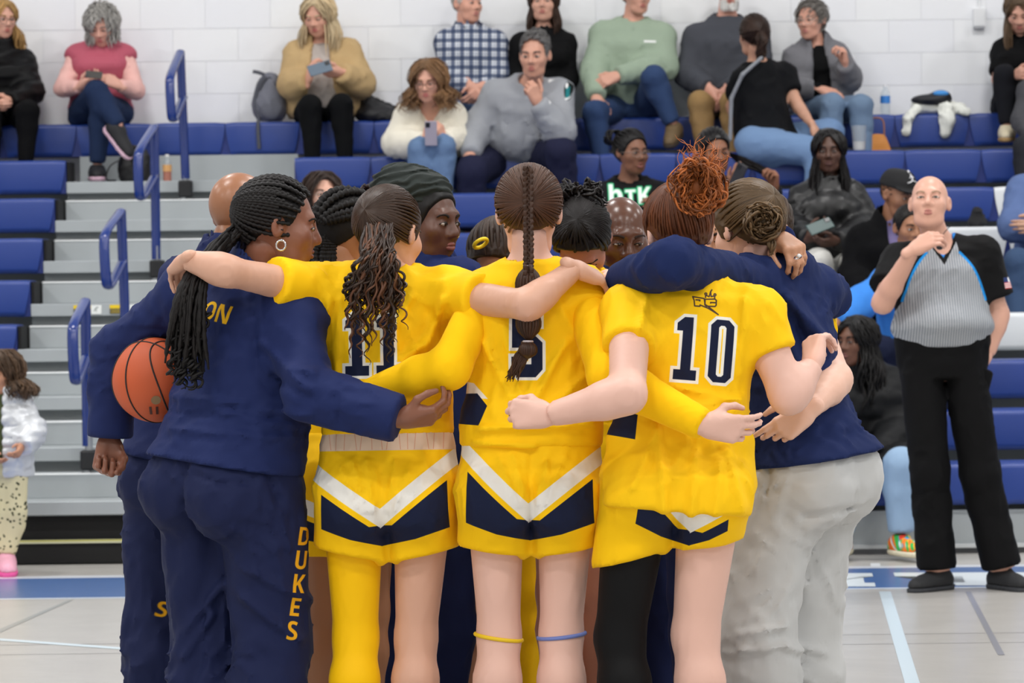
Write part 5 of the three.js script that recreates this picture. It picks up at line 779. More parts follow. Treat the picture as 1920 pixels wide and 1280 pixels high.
person({
  label: 'player with dark bun bowing her head between player 5 and the bald coach', D: 11.25, f: 1, skin: '#b5765f',
  hd: [1092, 450, 0], h: { yaw: -8, pitch: 66 }, nk: [1085, 510, 0.1],
  sh: [[1025, 550], [1145, 550]], el: [[1000, 680, -0.1], [1165, 680, -0.1]], wr: [[1040, 760, -0.2], [1150, 760, -0.2]],
  hip: [[1045, 850], [1130, 850]], kn: [[1040, 1110], [1118, 1110]], an: [[1040, 1345], [1112, 1345]], hand: [null, null], b: { cellB: 0.015 },
  hairColor: '#120d0d', hair: (H, o) => { H.cap(0.012); H.to([0, 1, 0.05], 140, 0.005, 0.014, 0, 0.004); for (let k = 0; k < 70; k++) { const a = rr(0, 6.28), R = rr(8, 48), x = 1082 + Math.cos(a) * R, y = 358 + Math.sin(a) * R * 0.5; H.lock([o.L(1078, 375, -0.02), o.L(x, y, rr(-0.08, 0.06)), o.L(x + rr(-10, 22), y + rr(6, 34), rr(-0.08, 0.06))], 0.005, 0.007, 2, rr(0.7, 1.8), 5, 12); } mesh('hair_tie', new THREE.TorusGeometry(0.02, 0.005, 8, 18).rotateX(1.5).translate(...o.P([1078, 378, -0.03])), mat('#c9b28c', { roughness: 0.6 }), o.g); },
  wear: [{ name: 'jersey', kind: 'top', color: YEL, sl: [0.4, 0.4], hem: -0.05, wr: [8, 5, 8, 0.006] }, { name: 'shorts', kind: 'bottom', color: YEL, lg: [0.55, 0.55], lgf: 0.02, waist: 0.1, e: 0.016 }],
});
person({
  label: 'bald dark-skinned man in navy jacket facing the camera across the huddle', D: 11.6, f: 1, man: 1, skin: '#5c3a2b', gloss: 0.28,
  hd: [1166, 446, 0], h: { yaw: 12, pitch: 14, s: 1.06, lip: '#6d3f38', brow: '#2b1c17', eyes: 0.0042, cheek: 1.08, jaw: 1.1, look: 0.4, white: '#9a8c84' }, nk: [1165, 535, 0.02],
  sh: [[1075, 575], [1262, 575]], el: [[1050, 700, -0.1], [1290, 700, -0.1]], wr: [[1080, 780, -0.2], [1260, 780, -0.2]],
  hip: [[1130, 860], [1220, 860]], kn: [[1125, 1110], [1235, 1110]], an: [[1125, 1330], [1240, 1330]], hand: [null, null],
  wear: [{ name: 'jacket', kind: 'top', color: NAVY, e: 0.02, hem: -0.05, wr: [8, 10, 8, 0.008], collar: 0.5 }, { name: 'trousers', kind: 'bottom', color: DNAVY, lg: [1.96, 1.96], waist: 0.1, e: 0.02, wr: [7, 5, 7, 0.008], knE: 0.012 }],
});
// --- a ringed hand laid on the shoulder of the person in sweatpants, from someone standing beyond
person({
  label: 'hidden person in navy whose ringed hand rests on the navy hoodie shoulder', D: 10.95, f: 1, skin: '#b98667',
  hd: [1335, 440, 0.1], h: { yaw: -10, pitch: 15 }, nk: [1335, 520], sh: [[1275, 555], [1405, 540, -0.12]], el: [[1250, 690], [1468, 505, -0.4]], wr: [[1270, 780], [1462, 446, -0.66]],
  hip: [[1300, 860], [1375, 860]], kn: [[1300, 1115], [1375, 1115]], an: [[1300, 1350], [1375, 1350]], hand: [null, { d: [0.42, -0.38, 0.8], p: [-0.15, -0.85, -0.5], c: [0.3, 0.55, 0.55, 0.55, 0.55], r: -1, s: 1.0 }],
  hairColor: '#2a1d18', hair: (H) => { H.cap(0.012); H.to([0, 0.2, -1], 80); },
  wear: [{ name: 'jacket', kind: 'top', color: NAVY, e: 0.018, hem: -0.05, wr: [8, 10, 8, 0.008] }, { name: 'trousers', kind: 'bottom', color: DNAVY, lg: [1.96, 1.96], waist: 0.1, e: 0.02 }],
});
{
  const w = W(1496, 482, 10.18), g = group('ring', 'silver ring with a pale stone on the hand at the navy shoulder', 'ring', w);
  mesh('band', new THREE.TorusGeometry(0.0105, 0.0022, 8, 20).rotateX(1.1).rotateY(0.6), mat('#d9d9dc', { roughness: 0.15, metalness: 1 }), g, false); mesh('stone', new THREE.OctahedronGeometry(0.006, 1).translate(0.002, 0.004, 0.012), mat('#f4f6fa', { roughness: 0.05 }), g, false);
}
// --- elastic bands below the knees
function kneeBand(px, py, dz, D, rx, color, label, tilt) { const c = W(px, py, D + dz), g = group('knee_band', label, 'knee band', c); mesh('band', new THREE.TorusGeometry(rx, 0.0055, 8, 40).rotateX(Math.PI / 2).scale(1, 1, 1).rotateZ(tilt), mat(color, { roughness: 0.6 }), g, false); }
kneeBand(935, 1194, 0.02, 10.0, 0.0635, '#e9c31a', 'yellow elastic band under the left knee of player 5', -0.15);
kneeBand(1053, 1191, 0.02, 10.0, 0.0635, '#6f7fc0', 'blue elastic band under the right knee of player 5', 0.1);
kneeBand(880, 1178, -0.05, 11.5, 0.066, '#d8b21c', 'yellow elastic band on the brown leg behind player 5', -0.4);
// --- the ball
{
  const g = group('basketball', 'orange basketball with black seams tucked under the coach\'s arm', 'ball', W(290, 712, 10.3));
  const R = 0.117; const bt = grainTex(256, 0.05, 9, [[18, 0.8], [32, 0.8]]); bt.repeat.set(10, 5);
  const bm = new THREE.MeshPhysicalMaterial({ color: '#c2552b', roughness: 0.6, bumpMap: bt, bumpScale: 0.0008 });
  mesh('cover', new THREE.SphereGeometry(R, 64, 40), bm, g, false);
  const seam = new MB(), q = new THREE.Quaternion().setFromEuler(new THREE.Euler(0.5, -0.55, 0.35)), T = (v) => { const u = V(...v).normalize().multiplyScalar(R * 1.001).applyQuaternion(q); return [u.x, u.y, u.z]; };
  const loop = (fn) => { const p = []; for (let k = 0; k <= 64; k++) p.push(T(fn(k / 64 * 6.2832))); seam.tube(p, 0.0026, 6, false); };
  loop((a) => [Math.cos(a), Math.sin(a), 0]); loop((a) => [0, Math.cos(a), Math.sin(a)]); for (const s of [-1, 1]) loop((a) => [s * (0.62 - 0.2 * Math.cos(2 * a)), Math.cos(a) * 0.95, Math.sin(a) * 0.78]);
  const bl = V(0.013, -0.053, 0.1065).normalize(), bq = new THREE.Quaternion().setFromUnitVectors(V(0, 0, 1), bl), lg = new THREE.CircleGeometry(0.0135, 20); lg.applyQuaternion(bq).translate(bl.x * R * 1.004, bl.y * R * 1.004, bl.z * R * 1.004); mesh('ball_emblem', lg, mat('#8f7350', { roughness: 0.6 }), g, false);
  for (const [dx, dy] of [[-0.004, -0.082], [0.014, -0.083]]) { const b2 = V(dx, dy, 0.086).normalize(), q2 = new THREE.Quaternion().setFromUnitVectors(V(0, 0, 1), b2), gg = new THREE.PlaneGeometry(0.007, 0.03); gg.applyQuaternion(q2).translate(b2.x * R * 1.006, b2.y * R * 1.006, b2.z * R * 1.006); mesh('ball_print', gg, mat('#4a2419', { roughness: 0.6 }), g, false); }
  mesh('seams', seam.geo(), mat('#2b1d1a', { roughness: 0.7 }), g, false);
}
// ---------------------------------------------------------------- referee
const OFFICIAL = person({
  label: 'bald referee in grey striped shirt and black trousers touching his chin', D: 16.4, f: 1, man: 1, skin: '#d8a590', gloss: 0.42,
  hd: [1743, 382, -0.02], h: { yaw: -10, pitch: -16, s: 1.06, lip: '#b5746a', iris: '#4a4a45', eyes: 0.0042, brow: '#b08f78', jaw: 1.1, cheek: 1.05 }, nk: [1762, 452, 0.04],
  sh: [[1686, 490, 0.02], [1842, 476, 0.04]], el: [[1655, 568, -0.12], [1872, 590, 0.06]], wr: [[1712, 468, -0.3], [1852, 666, 0.02]],
  hip: [[1728, 700], [1810, 700]], kn: [[1744, 890, -0.02], [1838, 890]], an: [[1757, 1070], [1880, 1068]], pel: [1768, 672],
  hand: [{ d: [0.8, 0.45, 0.1], p: [0.35, -0.5, -0.7], c: [0.3, 0.5, 0.5, 0.45, 0.4] }, { d: [-0.5, -1, 0.02], p: [-1, 0, 0], c: [0.1, 0.2, 0.2, 0.2, 0.2] }],
  toe: [[-0.75, -0.02, 0.75], [0.45, -0.02, 0.9]], shoe: { color: '#1c1d20', sole: '#2c2e33' },
  b: { ua: 0.054, elb: 0.045, hip: 0.185, waist: 0.185, chest: 0.19, th: 0.076, kn: 0.064, cf: 0.063, an: 0.06, belly: 0.14, cellB: 0.0165, cell: 0.012 },
  hairColor: '#b9a08e',
  wear: [{ name: 'shirt', kind: 'top', color: '#a9adb2', e: 0.014, sl: [0.66, 0.72], slf: 0.022, slE: 0.008, hem: 0.08, vneck: 0.1, neckR: 0.066, blouse: 0.02, rib: 0.01, wr: [7, 6, 7, 0.007], cell: 0.01, print: { res: 1024, span: 0.9, top: 0.14, draw: (c, side) => {
    c.fillStyle = '#6f747c'; for (let k = -50; k < 50; k++) c.fillRect(k * 0.0112, -0.2, 0.0034, 1.2);
    c.fillStyle = '#08080a'; for (const q of [-1, 1]) { c.beginPath(); c.moveTo(q * 0.03, -0.2); c.lineTo(q * 0.07, 0.055); c.quadraticCurveTo(q * 0.15, 0.13, q * 0.185, 0.27); c.lineTo(q * 0.6, 0.9); c.lineTo(q * 0.6, -0.3); c.fill(); c.strokeStyle = '#1d8fe0'; c.lineWidth = 0.011; c.beginPath(); c.moveTo(q * 0.07, 0.055); c.quadraticCurveTo(q * 0.15, 0.13, q * 0.185, 0.27); c.stroke(); }
    if (!side) { c.lineJoin = 'miter'; c.strokeStyle = '#08080a'; c.lineWidth = 0.03; c.beginPath(); c.moveTo(-0.085, -0.06); c.lineTo(0, 0.085); c.lineTo(0.085, -0.06); c.stroke(); c.strokeStyle = '#2a86dd'; c.lineWidth = 0.014; c.beginPath(); c.moveTo(-0.075, -0.06); c.lineTo(0, 0.068); c.lineTo(0.075, -0.06); c.stroke();
      c.save(); c.translate(0.268, 0.17); c.rotate(-0.15); c.fillStyle = '#f0f0f0'; c.fillRect(0, 0, 0.036, 0.05); c.fillStyle = '#c23b3b'; for (let k = 0; k < 4; k++) c.fillRect(0, 0.022 + k * 0.008, 0.036, 0.004); c.fillStyle = '#2a3a6c'; c.fillRect(0, 0, 0.022, 0.022); c.restore(); } } } },
  { name: 'trousers', kind: 'bottom', color: '#08080a', lg: [1.97, 1.97], waist: 0.23, wr: [8, 5, 8, 0.008], rough: 0.8, e: 0.021, knE: 0.0, lgf: 0.008, k: 0.02 },
  { name: 'trouser_pocket', kind: 'field', color: '#08080a', f: (o) => { const a = cone(o.P([1838, 690, 0.0]), o.P([1822, 755, 0.0]), 0.062, 0.06), q = plane(o.P([1846, 690, 0]), nrm([0.4, 1, 0])); return (x, y, z) => smax(a(x, y, z), q(x, y, z), 0.01); } }],
});
{
  const g = OFFICIAL.g, mb = new MB(); mb.tube(spline([OFFICIAL.P([1718, 455, -0.13]), OFFICIAL.P([1742, 462, -0.19]), OFFICIAL.P([1785, 420, -0.06])], 10), 0.0018, 5); mesh('whistle_cord', mb.geo(), mat('#0b0b0d'), g);
  mesh('whistle', new THREE.SphereGeometry(0.016, 12, 8).scale(1, 0.8, 1).translate(...OFFICIAL.P([1762, 463, -0.2])), mat('#1c1c20', { roughness: 0.4 }), g);
}
// ---------------------------------------------------------------- spectators. hips given on the seat, knees to the front
const JEANS = { color: '#38557f', wr: [8, 6, 8, 0.006], rough: 0.9 }, row = (k) => rowD(k) + 0.14;
const bottom = (color, o = {}) => ({ name: 'trousers', kind: 'bottom', color, e: 0.012, lg: [1.95, 1.95], waist: 0.14, wr: [12, 10, 12, 0.012], rough: 0.9, ...o });
const topw = (name, color, o = {}) => ({ name, kind: 'top', color, e: 0.016, hem: -0.06, wr: [11, 11, 11, 0.013], ...o });
// a phone held in hand
function phone(p, D, label, tilt, yaw, color = '#22252b', roll = 0, sc = 1) { const g = group('phone', label, 'phone', W(p[0], p[1], D + (p[2] || 0))); g.rotation.set(tilt, yaw, roll); g.scale.setScalar(sc); mesh('case', new RoundedBoxGeometry(0.072, 0.148, 0.009, 2, 0.004), mat(color, { roughness: 0.4 }), g, false); mesh('screen', new THREE.BoxGeometry(0.066, 0.14, 0.001).translate(0, 0, -0.005), mat('#10141c', { roughness: 0.1 }), g, false); mesh('camera_bump', new RoundedBoxGeometry(0.026, 0.03, 0.004, 2, 0.002).translate(-0.018, 0.052, 0.006), mat('#15171b', { roughness: 0.3 }), g, false); }
const far = 1;
person({ far, label: 'woman with long wavy blonde hair in black puffer jacket at the far left', D: row(0), f: 1, skin: '#dba58f', hd: [2, 35, -0.05], h: { yaw: 35, pitch: 8, glasses: '#2a2a2e' },
  sh: [[-42, 108], [46, 110]], el: [[-50, 185, -0.08], [60, 172, -0.08]], wr: [[-15, 195, -0.3], [18, 190, -0.3]], hip: [[-15, 222], [38, 222]], kn: [[-20, 215, -0.42], [52, 208, -0.42]], an: [[-16, 310, -0.42], [48, 310, -0.42]],
  hairColor: '#b08a55', hair: (H) => { H.cap(0.014); H.fall({ n: 260, length: 0.24, curl: 0.014, freq: 1.6, r: 0.005, spread: 0.05, frizz: 0.03, tone: [0.5, 1.5] }); },
  wear: [topw('puffer_jacket', '#0c0c0e', { e: 0.03, puff: [0.055, 0.012], wr: null, rough: 0.45, collar: 0.5, elE: 0.008 }), bottom('#08080a')] });
person({ far, label: 'grey-haired woman in pink quilted vest looking down at her phone', D: row(0), f: 1, skin: '#dca592', rec: 0.012, hd: [191, 48, -0.1], h: { yaw: -8, pitch: 26, lip: '#b9605f', eyes: 0.004, brow: '#a08f85' }, nk: [190, 86],
  sh: [[142, 98], [236, 98]], el: [[118, 165, -0.1], [256, 172, -0.1]], wr: [[150, 163, -0.28], [224, 160, -0.28]], hip: [[155, 212], [222, 212]], kn: [[180, 172, -0.4], [190, 196, -0.4]], an: [[226, 240, -0.52], [182, 312, -0.36]], toe: [[0.55, -0.75, 0.4], [0.1, -0.02, 1]],
  hand: [{ d: [0.85, 0.35, 0.2], p: [0, 0.7, -0.6], c: [0.3, 0.4, 0.4, 0.4, 0.4] }, { d: [-0.85, 0.4, 0.2], p: [0, -0.4, -0.8], c: [0.4, 0.5, 0.6, 0.6, 0.6] }], shoe: { color: '#1c1c20', sole: '#d8b4c6' },
  hairColor: '#aaa7a2', hair: (H) => { H.cap(0.014); H.fall({ n: 300, length: 0.075, r: 0.0055, off: 0.026, curl: 0.008, freq: 2, front: 0.9, part: 0.3, spread: -0.01, frizz: 0.02, tone: [0.6, 1.35] }); H.short(180, 0.06, 0.005, [0.5, -0.3, 0.6], 0.03); },
  wear: [topw('sweater', '#ecbab2', { e: 0.014 }), topw('vest', '#b85a6c', { sl: [0.06, 0.06], slE: -0.012, e: 0.028, puff: [0.085, 0.009], wr: null, collar: 0.6, rough: 0.6 }), bottom('#22304e', JEANSX())] });
function JEANSX() { return { rough: 0.9, wr: [13, 11, 13, 0.012], e: 0.014 }; }
phone([176, 140, -0.42], row(0), 'small dark phone held by the woman in pink', -0.5, 0, '#2b2620', 1.45, 0.7);
person({ far, label: 'blonde woman in tan shirt jacket typing on her phone', D: row(0), f: 1, skin: '#dba38c', rec: 0.012, hd: [597, 30, -0.1], h: { yaw: -20, pitch: 20, lip: '#b5605c', eyes: 0.004, cheek: 1.08 }, nk: [602, 78],
  sh: [[556, 98], [655, 95]], el: [[545, 160, -0.1], [678, 158, -0.1]], wr: [[578, 152, -0.28], [640, 136, -0.28]], hip: [[578, 212], [636, 212]], kn: [[582, 198, -0.42], [640, 196, -0.42]], an: [[586, 308, -0.42], [648, 308, -0.42]],
  hand: [{ d: [0.2, 0.9, 0.2], p: [0.8, -0.2, -0.4], c: [0.3, 0.3, 0.4, 0.5, 0.5] }, { d: [-0.95, 0.0, 0.2], p: [0, 0.6, -0.6], c: [0.3, 0.4, 0.4, 0.4, 0.4] }],
  b: { hip: 0.19, waist: 0.17, chest: 0.17, belly: 0.13, ua: 0.056 }, hairColor: '#d6c09a', hair: (H) => { H.cap(0.014); H.fall({ n: 300, length: 0.16, r: 0.0052, curl: 0.005, freq: 1, off: 0.024, spread: 0.02, frizz: 0.02, part: 0.1, tone: [0.6, 1.3] }); },
  wear: [topw('sweater', '#bdb4ae', { e: 0.012 }), topw('jacket', '#c1a477', { e: 0.034, elE: 0.012, hem: -0.14, collar: 0.15, flare: 0.02, rough: 0.9, cut: [openFront(0.04, 0.1)] }), bottom('#0a0b0d')] });
phone([600, 128, -0.44], row(0), 'grey-blue phone held by the blonde woman in tan', -0.35, 0.2, '#5d6f80', -1.2);
person({ far, label: 'older man in blue and white plaid shirt at the wall', D: row(0), f: 1, man: 1, skin: '#d9a08a', hd: [876, 8, -0.02], h: { yaw: 38, pitch: 0, lip: '#b3706a' }, nk: [880, 56],
  sh: [[832, 72], [932, 72]], el: [[838, 145, -0.06], [938, 140, -0.06]], wr: [[880, 160, -0.28], [905, 162, -0.28]], hip: [[848, 212], [912, 212]], kn: [[840, 200, -0.42], [920, 200, -0.42]], an: [[840, 310, -0.42], [920, 310, -0.42]],
  hand: [{ d: [0.5, -0.8, 0.3], p: [0.5, 0, -0.8], c: [0.3, 0.4, 0.45, 0.5, 0.5] }, { d: [-0.6, -0.7, 0.3], p: [-0.5, 0, -0.8], c: [0.3, 0.4, 0.45, 0.5, 0.5] }],
  hairColor: '#c9c6c2', hair: (H) => { H.short(500, 0.03, 0.0036, [0.2, 0, -1], 0.006, 0.01); },
  wear: [topw('shirt', '#dfe3e8', { collar: 0.18, e: 0.016, print: { res: 512, span: 0.9, top: 0.15, draw: (c) => { for (let k = -10; k < 11; k++) { c.fillStyle = 'rgba(38,52,84,0.62)'; c.fillRect(k * 0.056, -0.2, 0.026, 1.2); c.fillStyle = 'rgba(38,52,84,0.3)'; c.fillRect(k * 0.056 + 0.04, -0.2, 0.006, 1.2); } for (let k = -4; k < 18; k++) { c.fillStyle = 'rgba(34,46,78,0.62)'; c.fillRect(-0.6, k * 0.056, 1.2, 0.026); c.fillStyle = 'rgba(34,46,78,0.3)'; c.fillRect(-0.6, k * 0.056 + 0.04, 1.2, 0.006); } } } }), bottom('#7b93b8')] });
person({ far, label: 'woman with straight brown hair in black sweater behind the man in grey', D: row(0), f: 1, skin: '#d5a28c', hd: [1019, 6, -0.02], h: { yaw: -5, pitch: -4, lip: '#b0685f' }, nk: [1020, 58],
  sh: [[972, 76], [1064, 74]], el: [[962, 150, -0.04], [1068, 150, -0.04]], wr: [[985, 190, -0.25], [1050, 190, -0.25]], hip: [[990, 212], [1048, 212]], kn: [[990, 205, -0.42], [1050, 205, -0.42]], an: [[990, 310, -0.42], [1050, 310, -0.42]],
  hairColor: '#3d2a20', hair: (H) => { H.cap(0.012); H.fall({ n: 280, length: 0.16, r: 0.005, spread: 0.012, curl: 0.003, frizz: 0.012 }); }, wear: [topw('sweater', '#09090b', { collar: 0.1 }), bottom('#1b1d24')] });
person({ far, label: 'curly-haired woman with glasses in cream sweater holding a phone', D: row(1), f: 1, skin: '#dea68f', rec: 0.012, hd: [803, 152, -0.35], h: { yaw: -12, pitch: 16, glasses: '#4a3a34', lip: '#c06a66', eyes: 0.004 }, nk: [806, 196, -0.22],
  sh: [[762, 212, -0.18], [852, 210, -0.18]], el: [[744, 268, -0.22], [862, 262, -0.22]], wr: [[796, 268, -0.44], [832, 264, -0.44]], hip: [[782, 290], [838, 290]], kn: [[788, 278, -0.46], [832, 274, -0.46]], an: [[792, 380, -0.44], [832, 382, -0.44]],
  hand: [{ d: [0.3, 0.85, 0.3], p: [0.7, 0, -0.6], c: [0.4, 0.5, 0.5, 0.5, 0.5] }, { d: [-0.3, 0.85, 0.3], p: [-0.7, 0, -0.6], c: [0.4, 0.5, 0.5, 0.5, 0.5] }],
  hairColor: '#7a5c40', hair: (H) => { H.cap(0.014); H.fall({ n: 380, length: 0.12, r: 0.0034, curl: 0.022, freq: 3.4, spread: 0.03, off: 0.03, frizz: 0.045, tone: [0.35, 2] }); },
  wear: [topw('sweater', '#efe9d8', { e: 0.03, elE: 0.02, vneck: 0.1, neckR: 0.075, hem: -0.02, rib: 0.008, slf: 0.004, rough: 0.95 }), bottom('#6a84a8', JEANSX())] });
phone([808, 250, -0.56], row(1), 'pale phone held by the woman in the cream sweater', 0.25, 0, '#a9a2b0');
person({ far, label: 'grey-haired man in grey zip hoodie resting his chin on his hand', D: row(1), f: 1, man: 1, skin: '#d29c85', rec: 0.024, hd: [1003, 105, -0.3], h: { yaw: -14, pitch: 6, lip: '#b0685f', brow: '#4c4541', s: 1.1 }, nk: [992, 160, -0.2],
  sh: [[928, 172, -0.16], [1052, 168, -0.16]], el: [[892, 240, -0.16], [1052, 248, -0.42]], wr: [[882, 290, -0.4], [1008, 192, -0.5]], hip: [[930, 298], [1012, 298]], kn: [[885, 322, -0.42], [1050, 285, -0.45]], an: [[880, 440, -0.4], [1070, 400, -0.4]],
  hand: [{ d: [-0.35, -0.8, 0.5], p: [0, -0.6, -0.7], c: [0.3, 0.35, 0.35, 0.35, 0.35], splay: 0.5 }, { d: [-0.35, 0.85, 0.25], p: [-0.4, 0.1, -0.9], c: [0.1, 0.6, 0.7, 0.75, 0.8] }],
  b: { chest: 0.2, waist: 0.2, hip: 0.185, belly: 0.15, ua: 0.064, elb: 0.052, th: 0.1, kn: 0.072 }, hairColor: '#6e6c6b', hair: (H) => { H.short(700, 0.032, 0.0036, [0.6, 0.5, 0.1], 0.013, -0.004, 1.6); },
  wear: [topw('hoodie', '#9c9fa5', { e: 0.026, elE: 0.008, hood: 1, hem: -0.05, rib: 0.008, fold: [[935, 190, 950, 290, 0.01, 0.012], [985, 230, 1040, 300, 0.012, 0.014], [980, 190, 985, 300, -0.008, 0.006]], print: { res: 512, span: 1, top: 0.15, draw: (q, sd) => { if (sd) return; q.translate(0, -0.14); q.fillStyle = '#efefef'; q.beginPath(); q.moveTo(0.1, 0.06); q.lineTo(0.15, 0.05); q.lineTo(0.155, 0.075); q.lineTo(0.11, 0.09); q.fill(); q.fillStyle = '#16201f'; q.beginPath(); q.ellipse(0.238, 0.105, 0.034, 0.03, 0, 0, 7); q.fill(); q.fillStyle = '#1f7d82'; q.fillRect(0.215, 0.098, 0.026, 0.028); q.fillStyle = '#f2f2f2'; q.beginPath(); q.arc(0.22, 0.092, 0.009, 0, 7); q.fill(); q.fillRect(0.212, 0.126, 0.034, 0.006); } } }), bottom('#22243c', { knE: 0.012 })] });
person({ far, label: 'man in sage green hoodie with one leg crossed over his knee', D: row(0), f: 1, man: 1, skin: '#d9a28c', hd: [1192, -8, -0.04], h: { yaw: 28, pitch: 2, lip: '#b0685f' }, nk: [1186, 42],
  sh: [[1128, 62], [1244, 62]], el: [[1116, 130, -0.1], [1246, 125, -0.1]], wr: [[1118, 182, -0.32], [1158, 142, -0.3]], hip: [[1158, 205], [1214, 205]], kn: [[1115, 212, -0.38], [1226, 145, -0.42]], an: [[1128, 300, -0.4], [1262, 235, -0.42]], toe: [[0, -0.05, 1], [-0.2, -0.35, 0.9]],
  hand: [{ d: [0.15, -0.85, 0.45], p: [0, -0.5, -0.85], c: [0.2, 0.3, 0.3, 0.3, 0.3], splay: 0.6 }, { d: [-0.9, -0.35, 0.2], p: [0, -0.5, -0.85], c: [0.2, 0.3, 0.35, 0.35, 0.35] }], shoe: { color: '#6e5a3e', sole: '#3a3026' },
  b: { chest: 0.195, waist: 0.185, ua: 0.06, elb: 0.05 }, hairColor: '#4a3a2e', hair: (H) => H.short(180, 0.03, 0.005),
  wear: [topw('hoodie', '#9aab97', { e: 0.026, hood: 1, elE: 0.008, rib: 0.006, hem: -0.02, print: { res: 512, span: 0.9, top: 0.15, draw: (c, s) => { if (!s) { c.fillStyle = '#eef0ee'; c.fillRect(0.065, 0.118, 0.075, 0.014); } } } }), bottom('#33466a', JEANSX())] });
person({ far, label: 'man with white beard in charcoal hoodie and khaki trousers', D: row(0), f: 1, man: 1, skin: '#d8a08c', hd: [1366, -18, -0.02], h: { yaw: 2, pitch: 2 }, nk: [1362, 38],
  sh: [[1302, 66], [1420, 66]], el: [[1288, 140, -0.06], [1428, 138, -0.06]], wr: [[1328, 165, -0.28], [1362, 168, -0.28]], hip: [[1330, 208], [1392, 208]], kn: [[1312, 192, -0.42], [1372, 192, -0.42]], an: [[1325, 300, -0.42], [1378, 300, -0.42]],
  hand: [{ d: [0.3, -0.9, 0.3], p: [0.6, 0, -0.7], c: [0.3, 0.4, 0.4, 0.4, 0.4] }, { d: [-0.3, -0.9, 0.3], p: [-0.6, 0, -0.7], c: [0.3, 0.4, 0.4, 0.4, 0.4] }],
  b: { chest: 0.2, waist: 0.185, ua: 0.06 }, hairColor: '#d8d6d2', hair: (H, o) => { H.short(160, 0.03, 0.005); H.done(o.g, '#d8d6d2'); for (let k = 0; k < 160; k++) { const a = rr(-1.3, 1.3), y = rr(-0.1, -0.055), x = Math.sin(a) * 0.056, z = 0.03 + Math.cos(a) * 0.06; if (Math.abs(x) < 0.022 && y > -0.075) continue; H.strand([[x, y, z], [x * 1.05, y - 0.016, z + 0.008], [x * 0.98, y - 0.034, z + 0.006]], (t) => 0.006 * (1 - 0.6 * t), rr(0.85, 1.1), 4); } H.done(o.g, '#dcdad6', 'beard', 0.8); },
  wear: [topw('hoodie', '#474950', { e: 0.026, hood: 1, elE: 0.008, rib: 0.006, hem: -0.04 }), bottom('#9a7c52')] });
person({ far, label: 'woman in black T-shirt seen from behind with dark ponytail and jeans', D: row(1), f: -1, skin: '#cf9c82', hd: [1413, 68, -0.08], h: { yaw: 195, pitch: 0 }, nk: [1420, 118, -0.04],
  sh: [[1392, 138, -0.1], [1474, 132, 0.1]], el: [[1372, 200, 0.1], [1494, 195, 0.0]], wr: [[1400, 250, 0.1], [1526, 240, -0.05]], hip: [[1412, 270, -0.16], [1450, 268, 0.1]], pel: [1432, 262], xh: [0.45, 0, -0.9], kn: [[1530, 285, -0.22], [1555, 250, 0.12]], an: [[1518, 390, -0.28], [1560, 340, 0.1]], toe: [[1, 0, 0.2], [1, 0, 0.2]],
  hand: [null, { d: [0.35, -0.9, 0], p: [-0.6, -0.2, -0.6], c: [0.3, 0.3, 0.3, 0.3, 0.3] }],
  b: { chest: 0.165, waist: 0.165, hip: 0.19, hd: 0.16, wd: 0.14, th: 0.098, kn: 0.075, butt: 0.1 }, hairColor: '#32231c', hair: (H) => { H.cap(0.012); H.to([0, 0.0, -1], 150, 0.006); for (let k = 0; k < 36; k++) H.lock([[rr(-0.012, 0.012), 0.03, -0.115], [rr(-0.035, 0.035), -0.03, -0.15], [rr(-0.04, 0.03), -0.1, -0.125], [rr(-0.03, 0.03), -0.15, -0.11]], 0.006, 0.004, 1.5, rr(0.7, 1.6), 5, 10); },
  wear: [topw('t_shirt', '#101114', { sl: [0.6, 0.62], slf: 0.012, e: 0.018, hem: -0.1, wr: [5, 9, 5, 0.011] }), bottom('#7490b6', JEANSX()),
    { name: 'bag_strap', kind: 'field', color: '#8d9096', cell: 0.01, f: (o) => U([cone(o.P([1428, 108, -0.2]), o.P([1392, 140, -0.24]), 0.013, 0.013), cone(o.P([1392, 140, -0.24]), o.P([1371, 185, -0.2]), 0.013, 0.013), cone(o.P([1371, 185, -0.2]), o.P([1369, 262, -0.18]), 0.013, 0.013)], 0.01) }] });
person({ far, label: 'grey-haired woman in grey fleece jacket with raised hand', D: row(0), f: 1, skin: '#d8a08a', rec: 0.012, hd: [1522, 38, -0.06], h: { yaw: -34, pitch: 4, lip: '#b3706a', brow: '#8a8078', glasses: '#b8b0a8' }, nk: [1532, 86],
  sh: [[1488, 104], [1572, 98]], el: [[1482, 165, -0.06], [1594, 150, -0.08]], wr: [[1540, 168, -0.28], [1584, 118, -0.26]], hip: [[1515, 210], [1568, 210]], kn: [[1560, 195, -0.42], [1614, 198, -0.42]], an: [[1556, 300, -0.42], [1622, 300, -0.42]],
  hand: [{ d: [0.9, -0.3, 0.2], p: [0, -0.7, -0.6], c: [0.2, 0.25, 0.3, 0.3, 0.3] }, { d: [-0.15, 0.9, 0.3], p: [-0.8, 0, 0.3], c: [0.5, 0.65, 0.7, 0.75, 0.8] }],
  hairColor: '#77726d', hair: (H) => { H.cap(0.01); H.to([0.2, -0.1, -1], 200, 0.004, 0.014, 0.0, 0.004); H.short(120, 0.07, 0.004, [-0.7, -0.5, 0.5], 0.022); },
  wear: [topw('shirt', '#09090b', { e: 0.012 }), topw('fleece_jacket', '#75757a', { e: 0.03, collar: 0.3, elE: 0.008, rough: 1, sheen: 0.6, hem: -0.08, cut: [openFront(0.035, 0.075)] }), bottom('#6f859f', JEANSX())] });
